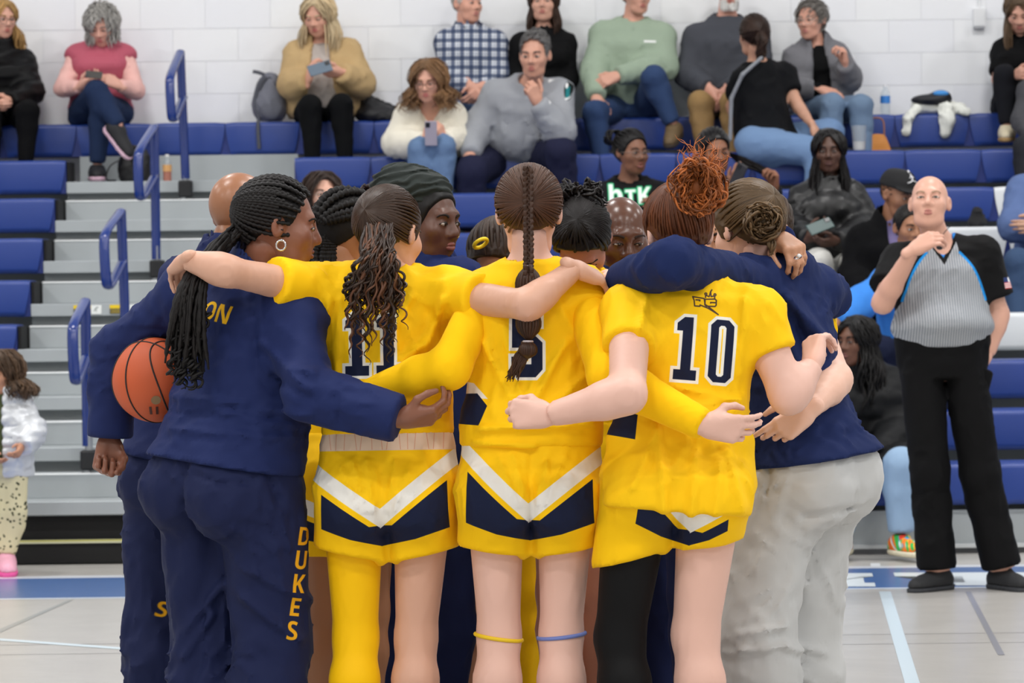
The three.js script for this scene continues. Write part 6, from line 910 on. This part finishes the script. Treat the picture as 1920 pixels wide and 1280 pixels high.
person({ far, label: 'person with very long brown hair in black T-shirt, knees drawn up, right edge', D: row(0), f: 1, skin: '#d8a28c', hd: [1912, 22, -0.1], h: { yaw: -10, pitch: 30 }, nk: [1912, 66],
  sh: [[1876, 88], [1955, 88]], el: [[1870, 150, -0.12], [1975, 150, -0.12]], wr: [[1905, 140, -0.4], [1950, 150, -0.4]], hip: [[1888, 208], [1945, 208]], kn: [[1884, 142, -0.38], [1950, 142, -0.38]], an: [[1888, 238, -0.42], [1940, 238, -0.42]], shoe: { color: '#d9cdb0', sole: '#b08d5a' },
  hairColor: '#5a4632', hair: (H) => { H.cap(0.014); H.fall({ n: 300, length: 0.28, r: 0.0055, curl: 0.005, freq: 1, spread: 0.0, frizz: 0.02, tone: [0.5, 1.6] }); }, wear: [topw('t_shirt', '#09090b', { sl: [0.8, 0.8], slf: 0.01 }), bottom('#17181d')] });
person({ far, label: 'person in dark grey hoodie at the right edge on the second row from the top', D: row(1), f: 1, skin: '#c69a80', hd: [1975, 95, -0.1], h: { yaw: -20, pitch: 5 }, nk: [1975, 145],
  sh: [[1928, 165], [2022, 165]], el: [[1914, 225, -0.1], [2030, 225, -0.1]], wr: [[1942, 262, -0.35], [2010, 262, -0.35]], hip: [[1945, 282], [2005, 282]], kn: [[1922, 275, -0.42], [2010, 275, -0.42]], an: [[1924, 385, -0.42], [2010, 385, -0.42]], hairColor: '#2e221b', hair: (H) => { H.cap(0.012); H.short(); }, wear: [topw('hoodie', '#4a4a4e', { e: 0.024 }), bottom('#2a2b30')] });
person({ far, label: 'young woman with glasses in black hoodie with green and white lettering', D: row(4), f: 1, skin: '#7d523b', hd: [1184, 287, -0.06], h: { yaw: 32, pitch: 2, glasses: '#8a7a70', mouth: 0.006, lip: '#8a4f48', cheek: 1.12, brow: '#1f1512' }, nk: [1176, 342],
  sh: [[1128, 366], [1234, 362]], el: [[1112, 440, -0.04], [1248, 436, -0.08]], wr: [[1150, 470, -0.3], [1235, 400, -0.25]], hip: [[1150, 505], [1215, 505]], kn: [[1140, 500, -0.42], [1225, 500, -0.42]], an: [[1140, 620, -0.42], [1225, 620, -0.42]],
  b: { chest: 0.165, waist: 0.165, ua: 0.056 }, hairColor: '#0e0b0b', hair: (H) => { H.cap(0.01); H.to([-0.3, 0.5, -0.8], 110, 0.006); for (let k = 0; k < 40; k++) { const a = rr(0, 6.28), q = rr(0, 6.28), c = [-0.055, 0.085, -0.1], p = []; for (let i = 0; i < 4; i++) p.push(add(c, [0.04 * Math.cos(a + i * 0.8), 0.04 * Math.sin(a + i * 0.8), 0.035 * Math.sin(q + i)])); H.lock(p, 0.006, 0.002, 1, rr(0.7, 1.5), 5, 10); } },
  wear: [topw('hoodie', '#0a0a0c', { e: 0.024, hood: 1, print: { res: 512, span: 0.9, top: 0.15, draw: (c, s) => { if (s) return; c.save(); c.translate(0.0, 0.07); c.transform(1, 0, 0, 1, 0, 0); c.scale(0.001, 0.001); c.textAlign = 'center'; c.lineJoin = 'round'; c.lineWidth = 14; c.strokeStyle = '#2fae74'; c.fillStyle = '#e8f2ea'; for (const [t, f, x, y] of [['b', 'bold 150px sans-serif', -72, 52], ['T', 'bold 112px sans-serif', 12, 52], ['K', 'bold 128px sans-serif', 84, 52]]) { c.font = f; c.strokeText(t, x, y); c.fillText(t, x, y); } c.restore(); } } }), bottom('#1b1c22')] });
person({ far, label: 'young woman with sleek black hair holding a phone and her hair tail', D: row(4), f: 1, skin: '#8a5b42', hd: [1340, 284, -0.06], h: { yaw: 16, pitch: 10, roll: 6, lip: '#94574f', eyes: 0.004, brow: '#1d1412' }, nk: [1340, 340],
  sh: [[1300, 366], [1388, 366]], el: [[1292, 440, -0.06], [1440, 420, -0.1]], wr: [[1378, 352, -0.3], [1452, 352, -0.26]], hip: [[1315, 505], [1372, 505]], kn: [[1308, 500, -0.42], [1382, 500, -0.42]], an: [[1308, 620, -0.42], [1382, 620, -0.42]],
  hand: [{ d: [0.2, 0.95, 0.2], p: [0.2, -0.1, -1], c: [0.3, 0.4, 0.4, 0.45, 0.5] }, { d: [0.0, 0.9, 0.3], p: [-0.8, 0, 0.4], c: [0.5, 0.7, 0.75, 0.8, 0.85] }],
  hairColor: '#0d0a0b', hairRough: 0.35, hair: (H, o) => { H.cap(0.01); H.to([0.3, 0.1, -1], 120, 0.005); for (let k = 0; k < 40; k++) H.lock([o.L(1362, 285, 0), o.L(1400 + rr(-8, 8), 305 + rr(-6, 8), -0.1), o.L(1452, 335 + rr(-6, 8), -0.26), o.L(1446 + rr(-4, 4), 368 + rr(-8, 8), -0.24)], 0.005, 0.003, 1, rr(0.7, 1.4), 5, 14); },
  wear: [topw('jacket', '#1a1b20', { e: 0.022 }), bottom('#1b1c22')] });
phone([1384, 330, -0.4], row(4), 'dark phone held up by the young woman holding her hair', 0.1, -0.7, '#2a2a30', -0.5);
person({ far, label: 'woman with very long black hair in black leather jacket and white trousers', D: row(4), f: 1, skin: '#55382b', rec: 0.012, hd: [1554, 284, -0.05], h: { yaw: -6, pitch: 2, lip: '#57332d', brow: '#17100e', lipT: 1.1 }, nk: [1554, 338],
  sh: [[1505, 364], [1602, 362]], el: [[1484, 432, -0.06], [1632, 428, -0.06]], wr: [[1518, 446, -0.34], [1568, 452, -0.34]], hip: [[1530, 505], [1588, 505]], kn: [[1534, 492, -0.42], [1606, 492, -0.42]], an: [[1534, 610, -0.42], [1606, 610, -0.42]],
  hand: [{ d: [0.75, 0.5, 0.3], p: [0.2, 0.5, -0.7], c: [0.3, 0.4, 0.4, 0.45, 0.5] }, { d: [-0.9, -0.1, 0.3], p: [0, 0.8, -0.5], c: [0.3, 0.4, 0.4, 0.45, 0.5] }],
  hairColor: '#0e0b0c', hairRough: 0.35, hair: (H) => { H.cap(0.012); H.fall({ n: 330, length: 0.38, r: 0.0062, curl: 0.003, spread: 0.03, frizz: 0.015, part: 0, tone: [0.6, 1.8], front: 0.6, jitter: 0.2 }); },
  wear: [topw('leather_jacket', '#0b0b0d', { e: 0.03, elE: 0.012, rough: 0.42, wr: [11, 11, 11, 0.018], collar: 0.25, coat: 0.12, sheen: 0 }), bottom('#d5d4ce', { knE: 0.012 })] });
phone([1538, 424, -0.5], row(4), 'dark green phone in the hands of the woman in leather jacket', -0.6, 0.1, '#2c4a48', -1.1);
person({ far, label: 'man in black flat-brim cap and black coat behind the referee', D: row(5), f: 1, man: 1, skin: '#9a6a4e', hd: [1684, 366, -0.05], h: { yaw: 38, pitch: 14, lip: '#8a564b', eyes: 0.0045, brow: '#3a2c26', s: 1.05 }, nk: [1672, 420],
  sh: [[1620, 448], [1722, 446]], el: [[1600, 520, -0.06], [1735, 520, -0.06]], wr: [[1630, 565, -0.3], [1710, 565, -0.3]], hip: [[1645, 590], [1712, 590]], kn: [[1635, 590, -0.42], [1720, 590, -0.42]], an: [[1635, 710, -0.42], [1720, 710, -0.42]],
  b: { chest: 0.2, waist: 0.2, ua: 0.065 }, hairColor: '#1d1715', hair: (H, o) => {
    H.short(150, 0.02, 0.004, [0, 0, -1], 0.002, 0.01);
    const capF = (x, y, z) => { const c = ell([0, 0.045, -0.012], [0.089, 0.102, 0.108])(x, y, z); return smax(Math.max(c, 0.045 - y), y - 0.135, 0.02); }, brim = (x, y, z) => Math.max(ell([0, 0.052, 0.09], [0.082, 0.2, 0.1])(x, y, z), Math.abs(y - 0.052 + z * 0.05) - 0.006, 0.02 - z);
    const c = mesh('cap', netGeo((x, y, z) => smin(capF(x, y, z), brim(x, y, z), 0.004), [-0.13, 0, -0.15], [0.13, 0.18, 0.22], 0.0055, H.M, 2.4), mat('#131315', { roughness: 0.85 }), o.g);
    const lg = new MB(), Q = (x, y) => { const s = [x, 0.095 + y, 0]; const k = Math.sqrt(Math.max(0, 1 - ((s[1] - 0.045) / 0.102) ** 2 - (x / 0.089) ** 2)) * 0.108 - 0.012; return [x, s[1], k + 0.004]; };
    for (const l of [[[0.0, 0.03], [0.006, 0.016], [0.0, 0.002]], [[0.0, 0.002], [-0.012, -0.006], [-0.03, -0.012]], [[0, 0.002], [0.018, -0.004], [0.03, -0.008]], [[0.004, 0.02], [0.014, 0.014]], [[0, 0.02], [-0.012, 0.012]]]) lg.tube(l.map((q) => Q(...q)), 0.0032, 5); lg.tube([Q(0.002, 0.036), Q(0.003, 0.042)], 0.005, 6);
    mesh('cap_emblem', lg.geo(H.M), mat('#e8e8ea', { roughness: 0.6 }), c);
  },
  wear: [topw('shirt', '#6b6288', { e: 0.014, collar: 0.3 }), topw('coat', '#09090b', { e: 0.036, collar: 0.25, elE: 0.01, rough: 0.95, cut: [openFront(0.035, 0.012)] }), bottom('#15161b')] });
person({ far, label: 'young man in bright blue long-sleeved shirt mostly hidden behind the referee', D: row(6) - 0.05, f: 1, man: 1, skin: '#a06e50', hd: [1706, 428, -0.1], h: { yaw: 16, pitch: 6, brow: '#1d1412', lip: '#8a564b' }, nk: [1704, 492],
  sh: [[1660, 522, -0.1], [1758, 522, -0.1]], el: [[1612, 570, -0.26], [1775, 600, -0.2]], wr: [[1566, 604, -0.5], [1745, 650, -0.45]], hip: [[1682, 672], [1748, 672]], kn: [[1650, 660, -0.44], [1760, 660, -0.44]], an: [[1655, 790, -0.44], [1760, 790, -0.44]],
  hand: [{ d: [-0.7, -0.6, 0.2], p: [0.3, -0.4, -0.8], c: [0.3, 0.4, 0.45, 0.5, 0.5] }], hairColor: '#17120f', hair: (H) => { H.cap(0.006, 0, 0.002); H.short(180, 0.012, 0.004, [0, 0.2, -1], 0.007); },
  wear: [topw('shirt', '#3f86dc', { e: 0.03, elE: 0.014, wr: [6, 6, 6, 0.01] }), bottom('#161c33', { knE: 0.012 })] });
person({ far, label: 'girl with long wavy black hair in black puffer coat on the lowest row', D: row(8) - 0.02, f: 1, skin: '#6b4431', hd: [1606, 640, -0.08], h: { yaw: -46, pitch: 2, look: 0.8, lip: '#7d4b43', brow: '#17100e', s: 1.0 }, nk: [1622, 700],
  sh: [[1585, 730, -0.05], [1682, 722, 0.02]], el: [[1572, 810, -0.1], [1695, 808, -0.08]], wr: [[1590, 858, -0.32], [1640, 856, -0.34]], hip: [[1615, 868], [1682, 868]], kn: [[1600, 866, -0.42], [1690, 872, -0.42]], an: [[1575, 1006, -0.4], [1690, 1006, -0.44]], toe: [[-0.3, 0, 1], [0.35, 0, 1]],
  hand: [{ d: [0.4, -0.7, 0.4], p: [0.4, 0.2, -0.8] }, { d: [-0.85, 0.25, 0.35], p: [0, 0.5, -0.8], c: [0.3, 0.5, 0.5, 0.55, 0.6] }], shoe: { sole: '#e6dfc4', m: (() => { const t = canvasTex(128, 128, (c) => { const cols = ['#e8402a', '#f5c21c', '#2fae4a', '#2f8fd6', '#f07c1c', '#f2efe4']; for (let k = 0; k < 900; k++) { c.fillStyle = cols[Math.floor(rnd() * 6)]; c.beginPath(); c.arc(rnd() * 128, rnd() * 128, rr(3, 12), 0, 7); c.fill(); } }); return new THREE.MeshPhysicalMaterial({ map: t, roughness: 0.7, side: THREE.DoubleSide }); })() },
  b: { chest: 0.165, waist: 0.165, ua: 0.06, elb: 0.05, hip: 0.175 }, hairColor: '#0c0a0a', hair: (H) => { H.cap(0.012); H.fall({ n: 320, length: 0.27, r: 0.0055, curl: 0.011, freq: 1.5, part: 0.1, spread: 0.02, frizz: 0.025, tone: [0.6, 1.8], back: 0.2 }); },
  wear: [topw('puffer_coat', '#121315', { e: 0.036, puff: [0.075, 0.012], wr: [9, 9, 9, 0.008], collar: 0.5, hem: -0.22, flare: 0.03, rough: 0.55, elE: 0.01 }), bottom('#93aecb', { e: 0.02, knE: 0.012 }),
    { name: 'coat_skirt', kind: 'field', color: '#121315', rough: 0.55, f: (o) => U([cone(o.hip[1], lerp(o.hip[1], o.kn[1], 0.85), 0.125, 0.11), cone(o.hip[0], lerp(o.hip[0], o.kn[0], 0.85), 0.12, 0.1)], 0.06) }] });
person({ far, label: 'person in slate blue sweatshirt with folded arms at the right edge', D: row(4) - 0.05, f: 1, man: 1, skin: '#c69a80', hd: [1975, 268, -0.05], h: { yaw: -10 }, nk: [1975, 330],
  sh: [[1912, 352, -0.05], [2030, 352]], el: [[1900, 425, -0.18], [2044, 425, -0.1]], wr: [[1985, 420, -0.32], [1950, 425, -0.32]], hip: [[1935, 500], [2005, 500]], kn: [[1908, 490, -0.42], [2010, 490, -0.42]], an: [[1905, 600, -0.42], [2010, 600, -0.42]], hairColor: '#3a2c22', hair: (H) => { H.cap(0.008); H.short(); },
  wear: [topw('sweatshirt', '#5b6f9c', { e: 0.03, elE: 0.012, wr: [7, 10, 7, 0.012] }), bottom('#3d5170', JEANSX())] });
person({ far, label: 'girl with long dark wavy hair looking over the coach\'s shoulder', D: row(5), f: 1, skin: '#dba891', rec: 0.012, hd: [604, 366, -0.05], h: { yaw: 18, pitch: 0, lip: '#c46a68', brow: '#2c201b', glasses: '#cbbfb6' }, nk: [602, 422],
  sh: [[560, 446], [645, 446]], el: [[550, 515], [655, 515]], wr: [[575, 560, -0.25], [632, 560, -0.25]], hip: [[575, 600], [630, 600]], kn: [[570, 590, -0.42], [640, 590, -0.42]], an: [[570, 705, -0.42], [640, 705, -0.42]],
  hairColor: '#33261f', hair: (H) => { H.cap(0.014); H.fall({ n: 320, length: 0.22, r: 0.0052, curl: 0.012, freq: 1.6, spread: 0.03, off: 0.026, frizz: 0.03, tone: [0.5, 1.6] }); }, wear: [topw('top', '#16161a', { vneck: 0.1, neckR: 0.085 }), bottom('#22242c')] });
// the small child in the silver coat
const kid = person({ far, label: 'small child in shiny silver puffer coat and leopard-print trousers at the left edge', D: 17.8, f: 1, skin: '#c08a6c', hd: [4, 700, -0.02], h: { yaw: -30, pitch: 4, s: 0.86 }, nk: [8, 738],
  sh: [[-28, 764, 0.02], [38, 760, 0.04]], el: [[-40, 815], [58, 806, -0.02]], wr: [[-15, 850, -0.1], [40, 838, -0.14]], hip: [[-12, 880], [26, 880]], kn: [[-10, 958], [28, 958]], an: [[-14, 1045], [10, 1040]],
  b: { ua: 0.036, elb: 0.032, wr: 0.022, hip: 0.1, waist: 0.1, chest: 0.1, th: 0.055, kn: 0.043, cf: 0.045, an: 0.036, hd: 0.085, wd: 0.085, cd: 0.085, butt: 0.055, bust: 0, hs: 0.62, nk: 0.034, cellB: 0.016, cell: 0.011 }, shoe: { color: '#e9a9bd', sole: '#e0559a' },
  hairColor: '#54402f', hair: (H) => { H.cap(0.016); H.fall({ n: 300, length: 0.1, r: 0.0042, curl: 0.016, freq: 2.8, spread: 0.05, off: 0.03, frizz: 0.04, tone: [0.45, 1.6] }); },
  wear: [topw('undershirt', '#4a5236', { e: 0.008, sl: [0.2, 0.2] }), topw('puffer_coat', '#d3d6da', { e: 0.028, puff: [0.05, 0.012], wr: [10, 10, 10, 0.006], rough: 0.36, metal: 0.2, collar: 0.4, hem: -0.2, flare: 0.012, elE: 0.008, sheen: 0, coat: 0.3, cut: [openFront(0.03, 0.035, -0.03)] }),
    bottom('#d9cfa8', { e: 0.012, wr: [10, 8, 10, 0.004], print: { res: 512, span: 0.7, top: 0.15, draw: (c) => { for (let k = 0; k < 520; k++) { const x = rr(-0.35, 0.35), y = rr(-0.15, 0.55); c.fillStyle = rnd() < 0.5 ? '#2f3326' : '#4b4a33'; c.beginPath(); c.ellipse(x, y, rr(0.003, 0.007), rr(0.003, 0.006), rr(0, 3), 0, 7); c.fill(); } } } })] });
// ---------------------------------------------------------------- handrails in the aisle
const RAILM = mat('#12317c', { roughness: 0.22, clearcoat: 0.6, clearcoatRoughness: 0.15 });
function rail(post, loop, D, sock, label) {
  const foot = W(sock[0], sock[1] + 20, D), g = group('handrail', label, 'handrail', foot);
  const T = W(...post[0], D), B = W(...post[1], D), nearD = D - 0.34, L = loop.map(([x, y, t]) => W(x, y, D - 0.34 * t));
  const bar = (pts, n) => mesh(n, new MB().tube(pts, [0, 1].length && (() => [0.017, 0.012]), 4, true, [0.8, 0, 0.6]).geo().toNonIndexed(), RAILM, g);
  const seg = (pts, n, r) => { const q = []; for (let i = 0; i < pts.length - 1; i++) { const m = 6; for (let k = 0; k < m; k++) q.push(lerp(pts[i], pts[i + 1], k / m)); } q.push(pts[pts.length - 1]); const ge = new MB().tube(q, r, 8, true, [1, 0, 0.15]).geo(); mesh(n, ge, RAILM, g); };
  seg([B, T], 'post', () => [0.027, 0.021]);
  const sm = spline([T, lerp(T, L[0], 0.12), lerp(T, L[0], 0.9), lerp(L[0], L[1], 0.08), lerp(L[0], L[1], 0.9), lerp(L[1], L[2], 0.1), L[2]], 40);
  mesh('grip', new MB().tube(sm, () => [0.028, 0.016], 8, true, [1, 0, 0.15]).geo(), RAILM, g);
  const s = W(sock[0], sock[1], D); mesh('stem', new THREE.CylinderGeometry(0.02, 0.02, 0.12, 12).translate(s[0], s[1] + 0.07, s[2]), mat('#a9adb0', { roughness: 0.3, metalness: 0.7 }), g);
  mesh('socket', new RoundedBoxGeometry(0.082, 0.1, 0.09, 2, 0.012).translate(s[0], s[1], s[2]), mat('#141518', { roughness: 0.6 }), g);
  mesh('stem_foot', new THREE.CylinderGeometry(0.024, 0.03, 0.06, 12).translate(s[0] - 0.012, s[1] - 0.075, s[2] + 0.01), mat('#8f9396', { roughness: 0.35, metalness: 0.7 }), g);
}
rail([[338, 97], [348, 335]], [[318, 147, 1], [323, 229, 1], [344, 182, 0]], rowD(1) - 0.1, [348, 354], 'blue handrail loop in front of the white wall, topmost of four');
rail([[289, 237], [293, 486]], [[259, 287, 1], [262, 376, 1], [291, 328, 0]], rowD(3) - 0.1, [295, 504], 'second blue handrail from the top, beside the juice bottle');
rail([[227, 395], [236, 640]], [[195, 442, 1], [201, 543, 1], [231, 488, 0]], rowD(5) - 0.1, [238, 660], 'third blue handrail from the top, beside the coach\'s raised elbow');
rail([[160, 563], [164, 836]], [[136, 614, 1], [141, 722, 1], [164, 664, 0]], rowD(7) - 0.1, [167, 862], 'lowest blue handrail, beside the coach\'s fist');
// ---------------------------------------------------------------- things left on the stand
const blob = (name, f, c, m, cell, color, g, o = {}) => mesh(name, netGeo(f, sub(c, [m, m, m]), add(c, [m, m, m]), cell, null, 2), mat(color, { roughness: 0.85, ...o }), g);
{ // grey backpack
  const D = row(0) + 0.02, b = W(504, 228, D), g = group('backpack', 'grey backpack standing on the top row against the wall', 'backpack', b), c = add(b, [0, 0.14, 0]), cr = crease(9, 9, 9, 0.008, 2);
  blob('body', (x, y, z) => { const w = ell(add(c, [0.01, 0.0, 0]), [0.1, 0.165, 0.085])(x, y, z), q = ell(add(c, [0.01, -0.05, 0.02]), [0.105, 0.1, 0.09])(x, y, z); return Math.max(smin(w, q, 0.05) - cr(x, y, z), b[1] + 0.002 - y); }, c, 0.24, 0.008, '#6d6f7a', g);
  blob('front_pocket', (x, y, z) => ell(add(c, [0.02, -0.06, 0.085]), [0.075, 0.075, 0.03])(x, y, z) - cr(x, y, z) * 0.6, c, 0.24, 0.008, '#63656f', g);
  mesh('zip', new MB().tube(spline([add(c, [-0.05, 0.05, 0.08]), add(c, [0.01, 0.13, 0.055]), add(c, [0.07, 0.05, 0.075])], 12), 0.004, 5).geo(), mat('#3d3f47'), g);
  for (const [p, n] of [[[[486, 228], [480, 200], [482, 165], [497, 142]], 'shoulder_strap'], [[[484, 226], [484, 250], [486, 279]], 'hanging_strap'], [[[474, 134], [485, 136], [496, 140]], 'haul_loop']]) mesh(n, new MB().tube(spline(p.map(([x, y]) => W(x, y, n === 'hanging_strap' ? rowD(0) - 0.02 : D - 0.08)), 12), () => [0.011, 0.004], 6, true, [1, 0, 0]).geo(), mat('#50525b'), g);
}
{ // black coat bundle
  const b = W(705, 233, row(0)), g = group('folded_coat', 'black coat bundled on the top row beside the tan jacket', 'coat', b), cr = crease(8, 12, 8, 0.02, 5);
  blob('cloth', (x, y, z) => Math.max(U([ell(add(b, [0.0, 0.06, 0]), [0.13, 0.075, 0.11]), ell(add(b, [-0.04, 0.11, -0.02]), [0.06, 0.07, 0.07]), ell(add(b, [0.08, 0.05, 0.02]), [0.07, 0.05, 0.09])], 0.04)(x, y, z) - cr(x, y, z), b[1] + 0.002 - y), add(b, [0, 0.08, 0]), 0.22, 0.008, '#1b1b1f', g, { roughness: 0.6 });
}
{ // black bag on the aisle deck
  const b = W(252, 345, row(0) - 0.4), g = group('handbag', 'black bag on the metal deck beside the pink-vest woman\'s shoes', 'bag', [b[0], deckH(0), b[2]]), q = [b[0], deckH(0), b[2]], cr = crease(10, 8, 10, 0.012, 8);
  blob('bag_body', (x, y, z) => Math.max(U([ell(add(q, [0, 0.08, 0]), [0.1, 0.11, 0.07]), ell(add(q, [0.02, 0.14, 0]), [0.06, 0.09, 0.05])], 0.05)(x, y, z) - cr(x, y, z), q[1] + 0.002 - y), add(q, [0, 0.1, 0]), 0.2, 0.008, '#17171a', g, { roughness: 0.5 });
  mesh('strap', new MB().tube(spline([add(q, [-0.06, 0.15, 0.03]), add(q, [-0.14, 0.1, 0.06]), add(q, [-0.16, 0.02, 0.08]), add(q, [-0.1, 0.012, 0.1])], 16), () => [0.008, 0.004], 6).geo(), mat('#1d1d20'), g);
}
function bottle(px, py, D, h, label, liquid, wrap, capC, y0) {
  const p = W(px, py, D); if (y0 !== undefined) p[1] = y0; const g = group('bottle', label, 'bottle', p), r = h * 0.16, P = [[0, 0], [r * 0.9, 0], [r, 0.01], [r, h * 0.3], [r * 0.94, h * 0.34], [r, h * 0.38], [r, h * 0.62], [r * 0.85, h * 0.72], [r * 0.42, h * 0.86], [r * 0.4, h * 0.92]];
  mesh('plastic', new THREE.LatheGeometry(P.map(([a, b]) => new THREE.Vector2(a, b)), 20), mat('#f4f8fa', { roughness: 0.08, transmission: 0.9, thickness: 0, ior: 1.3 }), g, false);
  if (liquid) mesh('drink', new THREE.CylinderGeometry(r * 0.93, r * 0.93, h * 0.5, 18).translate(0, h * 0.26, 0), mat(liquid, { roughness: 0.2 }), g, false);
  mesh('label', new THREE.CylinderGeometry(r * 1.02, r * 1.02, h * 0.24, 20, 1, true).translate(0, h * 0.5, 0), mat(wrap, { roughness: 0.4 }), g, false); mesh('cap', new THREE.CylinderGeometry(r * 0.46, r * 0.46, h * 0.08, 14).translate(0, h * 0.95, 0), mat(capC, { roughness: 0.5 }), g, false);
}
bottle(314, 345, row(0) - 0.46, 0.17, 'juice bottle with orange label on the metal deck', '#b8562c', '#d9a56a', '#e9e9e6', deckH(0));
bottle(1660, 208, row(0), 0.19, 'clear water bottle with blue label against the white wall', null, '#3a86d6', '#f0f2f4', rowH(0));
bottle(22, 652, rowD(5) - 0.36, 0.165, 'clear water bottle with pale green label above the child\'s head', null, '#b9d0b4', '#eef0ee', deckH(5));
{ // white hoodie draped over the top row and a dark pouch lying on it
  const D = rowD(0), g = group('draped_hoodie', 'white hoodie draped over the edge of the top row', 'hoodie', W(1750, 212, D)), cr = crease(12, 5, 12, 0.014, 3), c = W(1752, 222, D), P = (x, y, z = 0) => W(x, y, D + z);
  blob('cloth', (x, y, z) => U([cone(P(1722, 200, 0.08), P(1800, 203, 0.08), 0.042, 0.036), cone(P(1718, 205, 0.0), P(1703, 222, -0.03), 0.03, 0.026), [cone(P(1703, 222, -0.03), P(1700, 246, -0.03), 0.027, 0.022), 0.02], cone(P(1775, 208, 0), P(1778, 225, -0.035), 0.05, 0.045), [cone(P(1776, 225, -0.035), P(1772, 248, -0.03), 0.044, 0.032), 0.02], cone(P(1795, 205, 0.02), P(1812, 210, -0.02), 0.036, 0.024)], 0.03)(x, y, z) - cr(x, y, z), c, 0.3, 0.0075, '#eceee6', g, { roughness: 0.95 });
  const g2 = group('belt_bag', 'black pouch with blue patch on the white hoodie', 'bag', P(1748, 190, 0.08)); const q = P(1746, 187, 0.06);
  blob('pouch', (x, y, z) => U([ell(add(q, [0, 0, 0]), [0.125, 0.036, 0.07]), ell(add(q, [0.06, 0.02, 0]), [0.06, 0.04, 0.06])], 0.03)(x, y, z), q, 0.18, 0.007, '#15171f', g2, { roughness: 0.55 }); mesh('patch', new THREE.SphereGeometry(1, 16, 10).scale(0.05, 0.02, 0.03).translate(q[0] + 0.055, q[1] + 0.036, q[2] + 0.04), mat('#3f93dd', { roughness: 0.5 }), g2);
}
{ // tan tote with a cup before it
  const b = W(1642, 278, row(0) - 0.4); b[1] = deckH(0); const g = group('tote_bag', 'tan orange tote bag leaning by the jeans of the grey-haired woman', 'bag', b);
  const f = (x, y, z) => { const v = (y - b[1]) / 0.24, w = lerp(0.135, 0.045, clamp(v, 0, 1)); return Math.max(Math.abs(x - b[0]) - w, Math.abs(z - b[2]) - lerp(0.07, 0.02, clamp(v, 0, 1)), b[1] + 0.002 - y, y - b[1] - 0.23) - 0.006 - 0.006 * noise3(x * 9, y * 9, z * 9); };
  blob('leather', f, add(b, [0, 0.12, 0]), 0.2, 0.0075, '#c07a2c', g, { roughness: 0.55 });
  mesh('handle', new MB().tube(spline([add(b, [-0.05, 0.2, 0.03]), add(b, [-0.03, 0.33, 0.0]), add(b, [0.04, 0.33, 0]), add(b, [0.05, 0.2, 0.03])], 16), () => [0.009, 0.004], 6).geo(), mat('#a86a28', { roughness: 0.6 }), g);
  const c = W(1611, 278, rowD(1) + 0.1); c[1] = rowH(1); const g2 = group('plastic_cup', 'clear plastic cup on the blue seat before the tan bag', 'cup', c);
  mesh('cup_wall', new THREE.LatheGeometry([[0.0, 0.002], [0.034, 0.002], [0.036, 0.01], [0.045, 0.15], [0.047, 0.153]].map(([a, y]) => new THREE.Vector2(a, y)), 22), mat('#f2f4f4', { roughness: 0.15, transmission: 0.85, thickness: 0, ior: 1.3 }), g2, false); mesh('ice', new THREE.CylinderGeometry(0.037, 0.034, 0.05, 16).translate(0, 0.03, 0), mat('#d9d6d2', { roughness: 0.4 }), g2, false);
}
{ // black shoe-like bag on the white seat
  const b = W(1832, 425, row(3)); b[1] = rowH(3); const g = group('black_pouch', 'crumpled black bag lying on the white seat right of the referee', 'bag', b), cr = crease(14, 14, 14, 0.014, 6);
  blob('cloth', (x, y, z) => Math.max(U([ell(add(b, [0, 0.025, 0]), [0.055, 0.035, 0.05]), ell(add(b, [0.0, 0.07, 0]), [0.03, 0.045, 0.03])], 0.03)(x, y, z) - cr(x, y, z), b[1] + 0.002 - y), add(b, [0, 0.05, 0]), 0.13, 0.006, '#19191c', g);
}
{ // box on the wall with its conduit
  const b = W(1835, 33, -WALLZ), g = group('wall_box', 'white electrical box with conduit on the block wall', 'electrical box', [b[0], b[1], WALLZ]);
  mesh('cover', new RoundedBoxGeometry(0.075, 0.115, 0.05, 2, 0.006).translate(0, 0, 0.025), mat('#eceef0', { roughness: 0.5 }), g, false); mesh('conduit', new THREE.CylinderGeometry(0.009, 0.009, 0.6, 10).translate(0.003, 0.355, 0.014), mat('#eceef0', { roughness: 0.5 }), g, false); mesh('base_edge', new THREE.BoxGeometry(0.066, 0.012, 0.046).translate(0, -0.062, 0.023), mat('#b9bcc0', { roughness: 0.6 }), g, false);
}
phone([1616, 852, -0.46], row(8) - 0.02, 'phone with glittery blue case held by the girl in the puffer coat', 0.3, -0.5, '#3f86c4', 0.6);
scene.traverse((o) => { if (o.isMesh) { o.castShadow = true; o.receiveShadow = true; } });
renderer.render(scene, camera);
